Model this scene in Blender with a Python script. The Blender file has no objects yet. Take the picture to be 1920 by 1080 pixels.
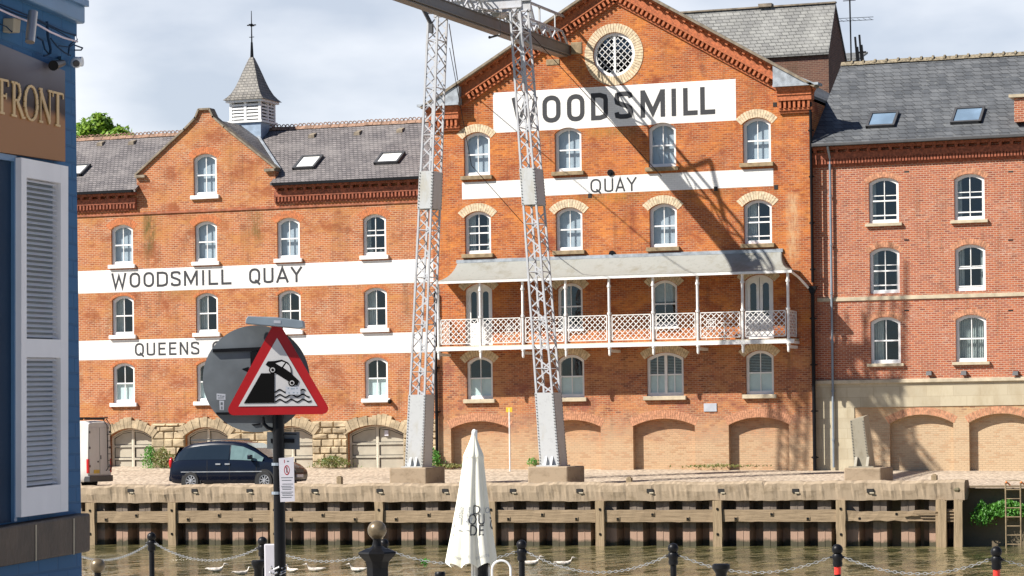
import bpy, math, random
from mathutils import Vector, Matrix
random.seed(7)
sc = bpy.context.scene
PI = math.pi
# ---------------------------------------------------------------- camera, world, sun, exposure
F, TH, ROLL, YH = 5400.0, 0.36137, 0.012594, 811.0
cam_d = bpy.data.cameras.new('camera'); cam = bpy.data.objects.new('camera', cam_d)
sc.collection.objects.link(cam); sc.camera = cam
CAM = Vector((0, -115, 0)); cam.location = CAM
FW = Vector((-math.sin(TH), math.cos(TH), 0)); RT = Vector((math.cos(TH), math.sin(TH), 0)); UP = Vector((0, 0, 1))
r_ = RT*math.cos(ROLL) - UP*math.sin(ROLL); u_ = UP*math.cos(ROLL) + RT*math.sin(ROLL)
cam.matrix_world = Matrix(((r_.x, u_.x, -FW.x, CAM.x), (r_.y, u_.y, -FW.y, CAM.y), (r_.z, u_.z, -FW.z, CAM.z), (0, 0, 0, 1)))
cam_d.sensor_width = 36; cam_d.lens = F/1920*36; cam_d.shift_y = (YH-540)/1920
cam_d.clip_start = 0.5; cam_d.clip_end = 6000
sc.view_settings.view_transform = 'Standard'; sc.view_settings.look = 'None'
sc.view_settings.exposure = 0.88; sc.view_settings.gamma = 1
LD = Vector((1.22, 1.0, -1.46)).normalized()            # the way the sunlight travels
SUN_EL = math.asin(-LD.z); SUN_AZ = math.atan2(-LD.x, -LD.y)
sun_d = bpy.data.lights.new('sun', 'SUN'); sun_d.energy = 5.0; sun_d.angle = math.radians(0.5); sun_d.color = (1, .95, .88)
sun = bpy.data.objects.new('sun', sun_d); sc.collection.objects.link(sun)
sun.rotation_euler = LD.to_track_quat('-Z', 'Y').to_euler(); sun.location = (-60, -120, 80)
w = bpy.data.worlds.new('World'); sc.world = w; w.use_nodes = True
nt = w.node_tree; nt.nodes.clear()
def wn(t, **k):
    n = nt.nodes.new(t)
    for a, b in k.items(): setattr(n, a, b)
    return n
sky = wn('ShaderNodeTexSky', sky_type='NISHITA', sun_disc=False, sun_elevation=SUN_EL, sun_rotation=SUN_AZ, air_density=1.0, dust_density=.6, ozone_density=1.0)
bg = wn('ShaderNodeBackground'); bg.inputs[1].default_value = 0.05
out = wn('ShaderNodeOutputWorld'); tc = wn('ShaderNodeTexCoord')
mp = wn('ShaderNodeMapping'); mp.inputs['Scale'].default_value = (6, 6, 15); mp.inputs['Location'].default_value = (2.3, .4, 1.1)
nz = wn('ShaderNodeTexNoise'); nz.inputs['Scale'].default_value = 1.0; nz.inputs['Detail'].default_value = 6; nz.inputs['Roughness'].default_value = .5
cr = wn('ShaderNodeValToRGB'); cr.color_ramp.elements[0].position = .40; cr.color_ramp.elements[1].position = .60
cr.color_ramp.elements[0].color = (.50, .50, .50, 1); cr.color_ramp.elements[1].color = (.93, .93, .93, 1)
mx = wn('ShaderNodeMix', data_type='RGBA'); mx.inputs[7].default_value = (11.4, 11.8, 12.5, 1)
nt.links.new(tc.outputs['Generated'], mp.inputs[0]); nt.links.new(mp.outputs[0], nz.inputs[0]); nt.links.new(nz.outputs[0], cr.inputs[0])
sz = wn('ShaderNodeSeparateXYZ'); nt.links.new(tc.outputs['Generated'], sz.inputs[0])
el = wn('ShaderNodeMapRange'); nt.links.new(sz.outputs[2], el.inputs[0]); el.inputs[1].default_value = .15; el.inputs[2].default_value = .5; el.inputs[3].default_value = 1.; el.inputs[4].default_value = .12
mu = wn('ShaderNodeMath', operation='MULTIPLY'); nt.links.new(cr.outputs[0], mu.inputs[0]); nt.links.new(el.outputs[0], mu.inputs[1]); dt = wn('ShaderNodeVectorMath', operation='DOT_PRODUCT'); nt.links.new(tc.outputs['Generated'], dt.inputs[0]); dt.inputs[1].default_value = (-.35, .93, 0)
az = wn('ShaderNodeMapRange'); nt.links.new(dt.outputs['Value'], az.inputs[0]); az.inputs[1].default_value = -.3; az.inputs[2].default_value = .7; az.inputs[3].default_value = .03; az.inputs[4].default_value = 1.
mu2 = wn('ShaderNodeMath', operation='MULTIPLY'); nt.links.new(mu.outputs[0], mu2.inputs[0]); nt.links.new(az.outputs[0], mu2.inputs[1]); nt.links.new(mu2.outputs[0], mx.inputs[0]); dk = wn('ShaderNodeMix', data_type='RGBA', blend_type='MULTIPLY'); dk.inputs[0].default_value = 1; dk.inputs[7].default_value = (.58, .72, .95, 1); nt.links.new(sky.outputs[0], dk.inputs[6]); nt.links.new(dk.outputs[2], mx.inputs[6]); nt.links.new(mx.outputs[2], bg.inputs[0]); nt.links.new(bg.outputs[0], out.inputs[0])

# ---------------------------------------------------------------- measuring helpers: where a sight line meets a real surface
def ray(px, py):
    a = px-960; b = YH-py
    x = a*math.cos(ROLL)+b*math.sin(ROLL); y = -a*math.sin(ROLL)+b*math.cos(ROLL)
    return FW*F+RT*x+UP*y
def P(px, py, Y=0.0):
    d = ray(px, py); return CAM+d*((Y-CAM.y)/d.y)
def PD(px, py, D):
    return CAM+ray(px, py)*(D/F)
def PZ(px, py, z):
    d = ray(px, py); return CAM+d*((z-CAM.z)/d.z)
def X(px, py, Y=0.0): return P(px, py, Y).x
def Z(px, py, Y=0.0): return P(px, py, Y).z

# ---------------------------------------------------------------- materials
def newmat(name):
    m = bpy.data.materials.new(name); m.use_nodes = True
    n = m.node_tree.nodes; b = n['Principled BSDF']
    return m, m.node_tree, b
def node(t, typ, ins=None, **k):
    n = t.nodes.new(typ)
    for a, b in k.items(): setattr(n, a, b)
    for a, b in (ins or {}).items():
        if hasattr(b, 'is_linked'): t.links.new(b, n.inputs[a])
        else: n.inputs[a].default_value = b
    return n
def c4(c): return (c[0], c[1], c[2], 1)
def geo(t): return node(t, 'ShaderNodeNewGeometry').outputs['Position']
def mixc(t, f, a, b, bt='MIX'):
    n = node(t, 'ShaderNodeMix', data_type='RGBA', blend_type=bt)
    for i, v in ((0, f), (6, a), (7, b)):
        if hasattr(v, 'is_linked'): t.links.new(v, n.inputs[i])
        else: n.inputs[i].default_value = v if i == 0 else c4(v)
    return n.outputs[2]
def ramp(t, v, a, b, lo=0., hi=1.):
    n = node(t, 'ShaderNodeMapRange', {0: v, 1: a, 2: b, 3: lo, 4: hi}); return n.outputs[0]
def noise(t, vec, s, d=4, r=.55):
    return node(t, 'ShaderNodeTexNoise', {'Vector': vec, 'Scale': s, 'Detail': d, 'Roughness': r}).outputs[0]
def scaled(t, vec, s):
    return node(t, 'ShaderNodeMapping', {'Vector': vec, 'Scale': s}).outputs[0]
def bump(t, b, h, s=.3, d=.02):
    n = node(t, 'ShaderNodeBump', {'Height': h, 'Strength': s, 'Distance': d}); t.links.new(n.outputs[0], b.inputs['Normal'])
def plain(name, c, rough=.6, metal=0., var=.15, ns=3., spec=.5, coord=None, bmp=0.):
    m, t, b = newmat(name)
    g = geo(t) if coord is None else node(t, 'ShaderNodeTexCoord').outputs['Object']
    f = noise(t, g, ns)
    f2 = ramp(t, f, .35, .68)
    col = mixc(t, f2, [x*(1-var) for x in c], [min(x*(1+var), .95) for x in c])
    t.links.new(col, b.inputs['Base Color'])
    b.inputs['Roughness'].default_value = rough; b.inputs['Metallic'].default_value = metal
    b.inputs['Specular IOR Level'].default_value = spec
    if bmp: bump(t, b, noise(t, g, ns*4), bmp, .02)
    return m
def wallvec(t):
    s = node(t, 'ShaderNodeSeparateXYZ', {0: geo(t)})
    a = node(t, 'ShaderNodeMath', {0: s.outputs[0], 1: s.outputs[1]}, operation='ADD')
    return node(t, 'ShaderNodeCombineXYZ', {0: a.outputs[0], 1: s.outputs[2]}).outputs[0], s
def brickmat(name, c1, c2, mortar, patch=None, patch2=None, bw=.235, bh=.085, ms=.011, silt=None, rough=.85, soot=.25, bs=.5, fine=.45):
    m, t, b = newmat(name)
    v, s = wallvec(t); g = geo(t)
    # slight waviness so that the courses are not ruled
    wv = node(t, 'ShaderNodeTexNoise', {'Vector': g, 'Scale': .5, 'Detail': 2})
    v2 = node(t, 'ShaderNodeVectorMath', {0: wv.outputs['Color'], 1: (.03, .03, 0)}, operation='MULTIPLY').outputs[0]
    v = node(t, 'ShaderNodeVectorMath', {0: v, 1: v2}, operation='ADD').outputs[0]
    bt = node(t, 'ShaderNodeTexBrick', {'Vector': v, 'Color1': c4(c1), 'Color2': c4(c2), 'Mortar': c4(mortar), 'Scale': 1., 'Mortar Size': ms, 'Mortar Smooth': .3, 'Bias': 0., 'Brick Width': bw, 'Row Height': bh})
    # second random per brick field: some bricks burnt dark or yellow
    b2 = node(t, 'ShaderNodeTexBrick', {'Vector': node(t, 'ShaderNodeVectorMath', {0: v, 1: (bw*7, bh*12, 0)}, operation='ADD').outputs[0], 'Color1': (0, 0, 0, 1), 'Color2': (1, 1, 1, 1), 'Mortar': (.5, .5, .5, 1), 'Scale': 1., 'Mortar Size': ms, 'Brick Width': bw, 'Row Height': bh})
    col = bt.outputs[0]
    dk = ramp(t, b2.outputs[0], .86, .98)
    col = mixc(t, node(t, 'ShaderNodeMath', {0: dk, 1: fine}, operation='MULTIPLY').outputs[0], col, [c1[0]*.35, c1[1]*.35, c1[2]*.6])
    if patch:
        n1 = noise(t, scaled(t, g, (1, 1, 2.2)), .55, 6, .65)
        f = node(t, 'ShaderNodeMath', {0: ramp(t, n1, .44, .62), 1: ramp(t, b2.outputs[0], 0, 1, 1., .25)}, operation='MULTIPLY').outputs[0]
        col = mixc(t, f, col, patch)
    if patch2:
        n2 = noise(t, scaled(t, g, (1.1, 1, 1.6)), .8, 6, .7)
        col = mixc(t, ramp(t, n2, .52, .66, 0, .85), col, patch2)
    n3 = noise(t, scaled(t, g, (1.2, 1, .25)), .9, 5, .65)
    col = mixc(t, ramp(t, n3, .52, .8, 0, soot), col, (.06, .045, .03))
    n4 = noise(t, g, 14, 4, .7)
    col = mixc(t, ramp(t, n4, .62, .8, 0, .35), col, mortar)
    n7 = noise(t, scaled(t, g, (2.6, 2.6, .22)), 1.2, 6, .7); n8 = noise(t, g, .45, 3, .5)
    st_k = node(t, 'ShaderNodeMath', {0: ramp(t, n7, .5, .72, 0, .55), 1: ramp(t, n8, .42, .6, .1, 1)}, operation='MULTIPLY').outputs[0]
    col = mixc(t, st_k, col, (.07, .045, .025))
    n5 = noise(t, scaled(t, g, (1, 1, 1.4)), .7, 3, .5); n6 = noise(t, scaled(t, g, (1, 1, 3)), 4.5, 6, .75)
    ef = node(t, 'ShaderNodeMath', {0: ramp(t, n5, .54, .66, 0, 1), 1: ramp(t, n6, .52, .66, 0, .6)}, operation='MULTIPLY').outputs[0]
    col = mixc(t, ef, col, [min(.6, x*1.1+.1) for x in mortar])
    if silt:
        z0, z1, sc_ = silt
        nn = noise(t, scaled(t, g, (1, 1, 1.5)), 1.3, 5, .6)
        zz = node(t, 'ShaderNodeMath', {0: s.outputs[2], 1: node(t, 'ShaderNodeMath', {0: nn, 1: 1.6}, operation='MULTIPLY').outputs[0]}, operation='ADD').outputs[0]
        k = ramp(t, zz, z0+.8, z1+.8, .82, 0)
        sc2 = mixc(t, bt.outputs[1], sc_, [x*.75 for x in sc_])
        sc2 = mixc(t, ramp(t, b2.outputs[0], .7, .9, 0, .5), sc2, [sc_[0]*.8, sc_[1]*.6, sc_[2]*.5])
        col = mixc(t, k, col, sc2)
    t.links.new(col, b.inputs['Base Color']); b.inputs['Roughness'].default_value = rough
    b.inputs['Specular IOR Level'].default_value = .2
    inv = node(t, 'ShaderNodeMath', {0: 1., 1: bt.outputs[1]}, operation='SUBTRACT').outputs[0]
    h = node(t, 'ShaderNodeMath', {0: inv, 1: node(t, 'ShaderNodeMath', {0: n4, 1: .8}, operation='MULTIPLY').outputs[0]}, operation='ADD').outputs[0]
    bump(t, b, h, bs, .012)
    return m
def slatemat(name, c1, c2, bw=.3, bh=.17, lichen=(.3, .28, .2), la=.3, streak=.3, light=None, ms=.016):
    m, t, b = newmat(name)
    v, s = wallvec(t); g = geo(t)
    bt = node(t, 'ShaderNodeTexBrick', {'Vector': v, 'Color1': c4(c1), 'Color2': c4(c2), 'Mortar': c4([x*.18 for x in c1]), 'Scale': 1., 'Mortar Size': ms, 'Mortar Smooth': .2, 'Brick Width': bw, 'Row Height': bh})
    col = bt.outputs[0]
    n1 = noise(t, scaled(t, g, (1.2, 1.2, .5)), .8, 6, .65)
    col = mixc(t, ramp(t, n1, .45, .7, 0, streak), col, light or [x*1.9 for x in c1])
    n0 = noise(t, scaled(t, g, (1.0, .8, .5)), 1.1, 5, .6)
    col = mixc(t, ramp(t, n0, .5, .72, 0, streak), col, [x*.5 for x in c1])
    n2 = noise(t, g, 7, 5, .7)
    col = mixc(t, ramp(t, n2, .6, .72, 0, la), col, lichen)
    t.links.new(col, b.inputs['Base Color']); b.inputs['Roughness'].default_value = .6
    inv = node(t, 'ShaderNodeMath', {0: 1., 1: bt.outputs[1]}, operation='SUBTRACT').outputs[0]
    h = node(t, 'ShaderNodeMath', {0: inv, 1: bt.outputs[0]}, operation='ADD').outputs[0]
    bump(t, b, h, .6, .02)
    return m
def paintbrick(name, c, wear=.25):
    m, t, b = newmat(name)
    v, s = wallvec(t); g = geo(t)
    bt = node(t, 'ShaderNodeTexBrick', {'Vector': v, 'Color1': c4(c), 'Color2': c4([x*.93 for x in c]), 'Mortar': c4([x*.82 for x in c]), 'Scale': 1., 'Mortar Size': .009, 'Mortar Smooth': .5, 'Brick Width': .235, 'Row Height': .085})
    n2 = noise(t, scaled(t, g, (1, 1, 2)), 2.2, 8, .75)
    col = mixc(t, ramp(t, n2, .62, .78, 0, wear), bt.outputs[0], [c[0]*.65, c[1]*.58, c[2]*.5] if c[0] > .3 else (.3, .29, .28))
    t.links.new(col, b.inputs['Base Color']); b.inputs['Roughness'].default_value = .7; b.inputs['Specular IOR Level'].default_value = .2
    inv = node(t, 'ShaderNodeMath', {0: 1., 1: bt.outputs[1]}, operation='SUBTRACT').outputs[0]
    bump(t, b, inv, .35, .012)
    return m
M = {}
M['mill'] = brickmat('mill_brick', (.48, .125, .032), (.28, .062, .022), (.42, .26, .15), (.60, .21, .045), (.24, .055, .024), silt=None, soot=.3)
M['mill_low'] = brickmat('mill_lower_brick', (.45, .15, .06), (.23, .065, .035), (.42, .28, .17), (.5, .23, .09), (.25, .09, .06), silt=(-.7, 1.0, (.53, .385, .24)), fine=.9)
M['ware'] = brickmat('warehouse_brick', (.48, .16, .06), (.33, .092, .036), (.52, .37, .24), (.47, .20, .06), (.28, .085, .035), soot=.35)
def damp(m, spots):
    t = m.node_tree; b = t.nodes['Principled BSDF']; src = b.inputs['Base Color'].links[0].from_socket; g = geo(t); s = node(t, 'ShaderNodeSeparateXYZ', {0: g})
    nn = noise(t, scaled(t, g, (5, 5, 1.2)), 1.5, 6, .75); col = src
    for x, z0, z1, w_, c_ in spots:
        dx = node(t, 'ShaderNodeMath', {0: s.outputs[0], 1: x}, operation='SUBTRACT').outputs[0]; dx = node(t, 'ShaderNodeMath', {0: dx}, operation='ABSOLUTE').outputs[0]
        f = node(t, 'ShaderNodeMath', {0: ramp(t, dx, w_*.3, w_, 1, 0), 1: ramp(t, s.outputs[2], z0, z0+.8, 0, 1)}, operation='MULTIPLY').outputs[0]
        f = node(t, 'ShaderNodeMath', {0: f, 1: ramp(t, s.outputs[2], z1-.15, z1, 1, 0)}, operation='MULTIPLY').outputs[0]
        f = node(t, 'ShaderNodeMath', {0: f, 1: ramp(t, nn, .36, .6, 0, .85)}, operation='MULTIPLY').outputs[0]
        col = mixc(t, f, col, c_)
    t.links.new(col, b.inputs['Base Color'])
MOSS = (.09, .085, .025)
damp(M['ware'], [(-60.9, 7.9, 10.05, .45, MOSS), (-55.6, 8.2, 10.0, .5, (.16, .10, .03)), (-59.4, 6.0, 6.6, 1.6, (.2, .13, .04))])
damp(M['mill'], [(-38.9, 12.2, 12.85, 1.7, (.17, .15, .03)), (-41.9, 12.3, 12.85, .9, (.14, .08, .03)), (-38.8, 9.5, 10.06, 2.6, (.2, .17, .03)), (-34.3, 9.6, 10.06, 1.6, (.18, .12, .03)), (-31.0, 6.5, 9.8, .35, (.55, .36, .2))])
M['block'] = brickmat('newer_brick', (.44, .135, .06), (.30, .08, .045), (.47, .32, .23), None, None, soot=.12, bh=.085, ms=.013, silt=None, fine=.6)
M['block_low'] = brickmat('silted_brick', (.47, .27, .13), (.38, .2, .1), (.5, .38, .22), (.5, .32, .16), None, silt=(.1, 1.1, (.53, .40, .26)))
M['arch_red'] = plain('rubbed_brick', (.47, .15, .05), .8, var=.3, ns=9)
M['arch_pink'] = plain('pink_brick', (.47, .22, .12), .8, var=.35, ns=9)
M['buff'] = plain('buff_brick', (.60, .49, .33), .8, var=.28, ns=7)
M['stone'] = plain('dressed_stone', (.48, .41, .29), .8, var=.2, ns=2.5, bmp=.2)
M['sillstone'] = plain('weathered_sill', (.27, .20, .115), .85, var=.3, ns=5)
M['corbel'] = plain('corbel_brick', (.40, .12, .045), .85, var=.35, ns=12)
M['corbel_dark'] = plain('shaded_corbel_brick', (.27, .08, .04), .85, var=.4, ns=9)  # shade under the eaves put into the brick colour of the cornices
M['string'] = plain('string_course_brick', (.33, .11, .055), .85, var=.3, ns=4)
M['white'] = plain('white_gloss_paint', (.78, .78, .76), .45, var=.05, ns=4)
M['offwhite'] = plain('white_iron_paint', (.74, .73, .70), .5, var=.1, ns=6)
M['band'] = paintbrick('white_painted_brick', (.80, .785, .75), .3)
M['letter'] = paintbrick('dark_painted_letter', (.055, .057, .062), .5)
M['slate_purple'] = slatemat('purple_slate', (.19, .17, .165), (.12, .108, .108), bh=.11, bw=.2, la=.25, streak=.55, light=(.27, .245, .23))
M['slate_grey'] = slatemat('grey_slate', (.10, .105, .11), (.052, .057, .063), bw=.38, bh=.19, lichen=(.4, .4, .34), la=.3, streak=.3)
M['slate_old'] = slatemat('old_grey_slate', (.20, .20, .185), (.13, .13, .125), bw=.34, bh=.17, la=.4, streak=.4)
M['slate_cup'] = slatemat('turret_slate', (.18, .165, .14), (.11, .10, .09), bw=.2, bh=.13, la=.5, streak=.4)
M['lead'] = plain('lead_sheet', (.30, .33, .36), .5, var=.25, ns=4, bmp=.2)
M['leadblue'] = plain('blue_grey_board', (.28, .36, .46), .5, var=.15, ns=4)
M['terra'] = plain('terracotta_ridge', (.25, .15, .10), .85, var=.4, ns=6)
M['mossridge'] = plain('mossy_ridge_tile', (.20, .165, .11), .9, var=.55, ns=9, bmp=.6)
M['coping'] = plain('gable_coping', (.22, .18, .13), .85, var=.35, ns=4)
M['black'] = plain('black_iron', (.006, .006, .007), .42, var=.3, ns=8, spec=.2)
M['dark'] = plain('dark_void', (.012, .011, .01), .8, var=.2)
M['pipegrey'] = plain('grey_pipe', (.22, .26, .30), .4, var=.1)
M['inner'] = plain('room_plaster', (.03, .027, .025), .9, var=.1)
M['net'] = plain('net_curtain', (.42, .48, .54), .8, var=.08, ns=2)
M['drape'] = plain('window_drape', (.42, .46, .45), .8, var=.12, ns=6)
M['frost'] = plain('frosted_film', (.66, .78, .77), .5, var=.05)
m, t, b = newmat('window_glass'); M['glass'] = m
n = t.nodes; n.remove(b); g_ = node(t, 'ShaderNodeBsdfGlossy', {0: (.85, .92, 1, 1), 1: .03}); tr = node(t, 'ShaderNodeBsdfTransparent', {0: (.85, .88, .88, 1)})
wv = node(t, 'ShaderNodeBump', {'Height': noise(t, geo(t), 1.3, 2), 'Strength': .12, 'Distance': .05}); t.links.new(wv.outputs[0], g_.inputs['Normal'])
ms_ = node(t, 'ShaderNodeMixShader', {0: .085}); t.links.new(tr.outputs[0], ms_.inputs[1]); t.links.new(g_.outputs[0], ms_.inputs[2]); t.links.new(ms_.outputs[0], n['Material Output'].inputs[0])
def rusty(name, c, rust=(.16, .09, .05), amt=.5, ns=2.5, rough=.5, metal=0., zs=.5):
    m, t, b = newmat(name); g = geo(t)
    n1 = noise(t, scaled(t, g, (1, 1, zs)), ns, 8, .7)
    n2 = noise(t, g, ns*5, 5, .7)
    col = mixc(t, ramp(t, n1, .5, .72, 0, amt), c, rust); col = mixc(t, ramp(t, n2, .55, .8, 0, amt*.7), col, [x*.5 for x in c])
    t.links.new(col, b.inputs['Base Color']); b.inputs['Roughness'].default_value = rough; b.inputs['Metallic'].default_value = metal
    bump(t, b, n2, .2, .01)
    return m
M['silver'] = rusty('silver_painted_steel', (.46, .47, .49), (.3, .25, .2), .5)
M['plate'] = rusty('riveted_plate_steel', (.47, .48, .48), (.36, .32, .22), .75, ns=1.4, zs=.35)
M['beam'] = rusty('rusty_beam_steel', (.13, .125, .12), (.10, .07, .04), .7, ns=1.3, zs=1)
M['concrete'] = rusty('quay_concrete', (.32, .245, .165), (.16, .115, .065), .8, ns=2.2, rough=.9, zs=1.6)
M['concrete_dark'] = rusty('bank_concrete', (.17, .13, .08), (.05, .07, .03), .7, ns=1.2, rough=.9, zs=1)
# timber with grain along x
m, t, b = newmat('weathered_timber'); M['timber'] = m; g = geo(t)
n1 = noise(t, scaled(t, g, (1.2, 3, 26)), 1, 6, .7); col = mixc(t, ramp(t, n1, .35, .7), (.34, .25, .155), (.17, .12, .07))
col = mixc(t, ramp(t, noise(t, scaled(t, g, (.8, 2, 18)), 2.0, 5, .8), .62, .7, 0, .8), col, (.06, .04, .025))
t.links.new(col, b.inputs['Base Color']); b.inputs['Roughness'].default_value = .9; bump(t, b, n1, .6, .03)
m, t, b = newmat('weathered_post'); M['post'] = m; g = geo(t)
n1 = noise(t, scaled(t, g, (22, 22, 1.2)), 1, 6, .7); col = mixc(t, ramp(t, n1, .35, .7), (.38, .28, .17), (.18, .13, .075))
t.links.new(col, b.inputs['Base Color']); b.inputs['Roughness'].default_value = .9; bump(t, b, n1, .6, .03)
# sheet piling: rust brown, sunlit strip below the rails painted as a pinkish band, green weed at the waterline
m, t, b = newmat('sheet_pile_steel'); M['pile'] = m; g = geo(t); s = node(t, 'ShaderNodeSeparateXYZ', {0: g})
n1 = noise(t, scaled(t, g, (3, 3, .7)), 1.5, 7, .7); n2 = noise(t, g, 3, 5, .6)
col = mixc(t, ramp(t, n1, .38, .68), (.20, .16, .125), (.10, .078, .058))
zz = node(t, 'ShaderNodeMath', {0: s.outputs[2], 1: node(t, 'ShaderNodeMath', {0: n2, 1: .35}, operation='MULTIPLY').outputs[0]}, operation='ADD').outputs[0]
col = mixc(t, ramp(t, zz, -3.42, -3.5, 0, .8), col, (.40, .25, .175))
col = mixc(t, ramp(t, zz, -3.80, -3.92, 0, .92), col, (.04, .042, .02))
t.links.new(col, b.inputs['Base Color']); b.inputs['Roughness'].default_value = .85; bump(t, b, n1, .5, .03)
# cobbles
m, t, b = newmat('cobbles'); M['cobble'] = m; g = geo(t)
vo = node(t, 'ShaderNodeTexVoronoi', {'Vector': scaled(t, g, (1, .8, 1)), 'Scale': 5.5, 'Randomness': .8})
n1 = noise(t, scaled(t, g, (.25, 1, 1)), .8, 6, .65); n2 = noise(t, scaled(t, g, (.08, 1.3, 1)), .9, 4, .6)
col = mixc(t, vo.outputs['Color'], (.50, .41, .31), (.36, .29, .215))
col = mixc(t, ramp(t, vo.outputs['Distance'], .42, .75, 0, .8), col, (.21, .165, .12))
col = mixc(t, ramp(t, n1, .5, .72, 0, .45), col, (.58, .49, .37)); col = mixc(t, ramp(t, n2, .6, .66, 0, .35), col, (.2, .15, .1))
t.links.new(col, b.inputs['Base Color']); b.inputs['Roughness'].default_value = .9
inv = node(t, 'ShaderNodeMath', {0: 1., 1: vo.outputs['Distance']}, operation='SUBTRACT').outputs[0]; bump(t, b, inv, 1., .05)
# water
m, t, b = newmat('river_water'); M['water'] = m; g = geo(t)
n1 = noise(t, scaled(t, g, (1.0, .30, 1)), 1.3, 4, .6); n2 = noise(t, scaled(t, g, (.3, .12, 1)), 1.0, 3, .5)
n3 = noise(t, scaled(t, g, (.12, .5, 1)), .22, 4, .6)
t.links.new(mixc(t, ramp(t, n1, .40, .62), (.055, .06, .022), (.21, .18, .08)), b.inputs['Base Color'])
b.inputs['Roughness'].default_value = .06; b.inputs['IOR'].default_value = 1.33
hh = node(t, 'ShaderNodeMath', {0: n1, 1: node(t, 'ShaderNodeMath', {0: n2, 1: 2.2}, operation='MULTIPLY').outputs[0]}, operation='ADD').outputs[0]
bump(t, b, hh, 1.0, .22)
M['ground'] = plain('paved_ground', (.22, .2, .18), .9, var=.2, ns=.6)
M['gate'] = plain('beige_gate_paint', (.40, .36, .28), .55, var=.12, ns=2)
M['gateframe'] = plain('cream_gate_frame', (.58, .53, .42), .55, var=.15, ns=3)
M['rubble'] = plain('rock_faced_stone', (.40, .315, .20), .9, var=.35, ns=2.2, bmp=.8)
M['rubblemortar'] = plain('stone_joint', (.34, .26, .145), .95, var=.3, ns=4)
M['blue'] = paintbrick('blue_painted_brick', (.04, .14, .29), 0.0)
M['blue_trim'] = plain('blue_gloss_paint', (.10, .22, .38), .4, var=.08)
M['navy'] = plain('navy_window_paint', (.012, .035, .075), .7, var=.1, spec=.15)
M['ledge'] = plain('brown_stone_ledge', (.055, .035, .022), .6, var=.35, ns=5, bmp=.3)
M['shutter'] = plain('pale_grey_shutter', (.88, .86, .86), .6, var=.04)
M['bronze'] = m = plain('bronze_sign_plate', (.50, .40, .34), .09, metal=1, var=.15, ns=1.5)
m, t, b = newmat('three_tone_bronze_plate'); M['bronze'] = m; g = geo(t); s_ = node(t, 'ShaderNodeSeparateXYZ', {0: g})  # three tones by height: brown, dark, grey, with a wavy edge
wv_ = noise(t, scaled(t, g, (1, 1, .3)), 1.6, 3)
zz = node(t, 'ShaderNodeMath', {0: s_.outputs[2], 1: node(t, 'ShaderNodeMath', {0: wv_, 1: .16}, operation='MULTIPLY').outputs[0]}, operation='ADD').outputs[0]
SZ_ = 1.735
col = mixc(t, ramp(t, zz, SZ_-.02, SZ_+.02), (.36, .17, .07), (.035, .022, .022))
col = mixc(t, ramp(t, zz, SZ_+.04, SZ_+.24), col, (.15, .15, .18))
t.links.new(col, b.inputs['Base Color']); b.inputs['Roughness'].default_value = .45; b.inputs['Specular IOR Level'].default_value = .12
M['gold'] = plain('gold_leaf_letter', (.62, .43, .20), .45, var=.1, metal=.2)
M['carpaint'] = plain('midnight_blue_car_paint', (.004, .007, .017), .2, var=.02, spec=.35)
M['cartrim'] = plain('grey_bumper_plastic', (.06, .06, .062), .5)
M['carglass'] = plain('tinted_car_glass', (.012, .02, .03), .08, var=.02, spec=.4)
M['carglass2'] = plain('clear_car_glass', (.13, .20, .20), .06, var=.1)
M['rubber'] = plain('tyre_rubber', (.02, .02, .02), .85)
M['alloy'] = plain('alloy_rim', (.55, .55, .56), .3, metal=.7)
M['redlamp'] = plain('red_lamp_lens', (.55, .02, .02), .2)
M['clearlamp'] = plain('clear_lamp_lens', (.75, .77, .8), .15)
M['vanwhite'] = rusty('dirty_white_van_paint', (.70, .68, .63), (.42, .37, .3), .35, ns=1.2)
M['yellowplate'] = plain('yellow_number_plate', (.7, .45, .03), .4)
M['signred'] = plain('sign_red_sheeting', (.36, .004, .006), .4, var=.08, coord=1, ns=5)
M['signwhite'] = plain('sign_white_sheeting', (.55, .54, .53), .5, var=.06, coord=1, ns=5)
M['signblack'] = plain('sign_black_vinyl', (.004, .004, .004), .8, var=.1, spec=.08)
M['signgrey'] = plain('grey_aluminium_sign_back', (.12, .135, .145), .55, var=.2, coord=1, ns=4)
M['lampgrey'] = plain('grey_sign_lamp_casing', (.22, .27, .31), .45, var=.15)
M['sticker'] = plain('pale_sticker', (.42, .44, .48), .5, var=.1)
M['notice'] = plain('white_notice_sheet', (.62, .60, .64), .5, var=.04)
M['canvas'] = plain('cream_canvas', (.80, .78, .66), .75, var=.05, ns=5)
M['canvasgrey'] = plain('faded_print', (.40, .42, .43), .75, var=.2, ns=20)
M['chrome'] = plain('galvanised_chain', (.40, .40, .39), .3, metal=.7, var=.2, ns=20)
M['redband'] = plain('red_reflective_band', (.75, .035, .02), .4)
M['brassball'] = plain('worn_gold_ball', (.16, .12, .07), .35, metal=.3, var=.3, ns=14)
M['duckbody'] = plain('mottled_feather', (.58, .52, .45), .8, var=.5, ns=12)
M['yellow'] = plain('yellow_sign_paint', (.75, .42, .02), .5)
M['orange'] = plain('orange_rail_paint', (.7, .2, .04), .5)
M['steelpipe'] = plain('brushed_steel', (.55, .5, .45), .3, metal=.7)
M['pinkrope'] = plain('pink_white_light_rope', (.75, .62, .68), .5)
M['bark'] = plain('bark', (.1, .07, .045), .9, var=.3, bmp=.6)
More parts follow.
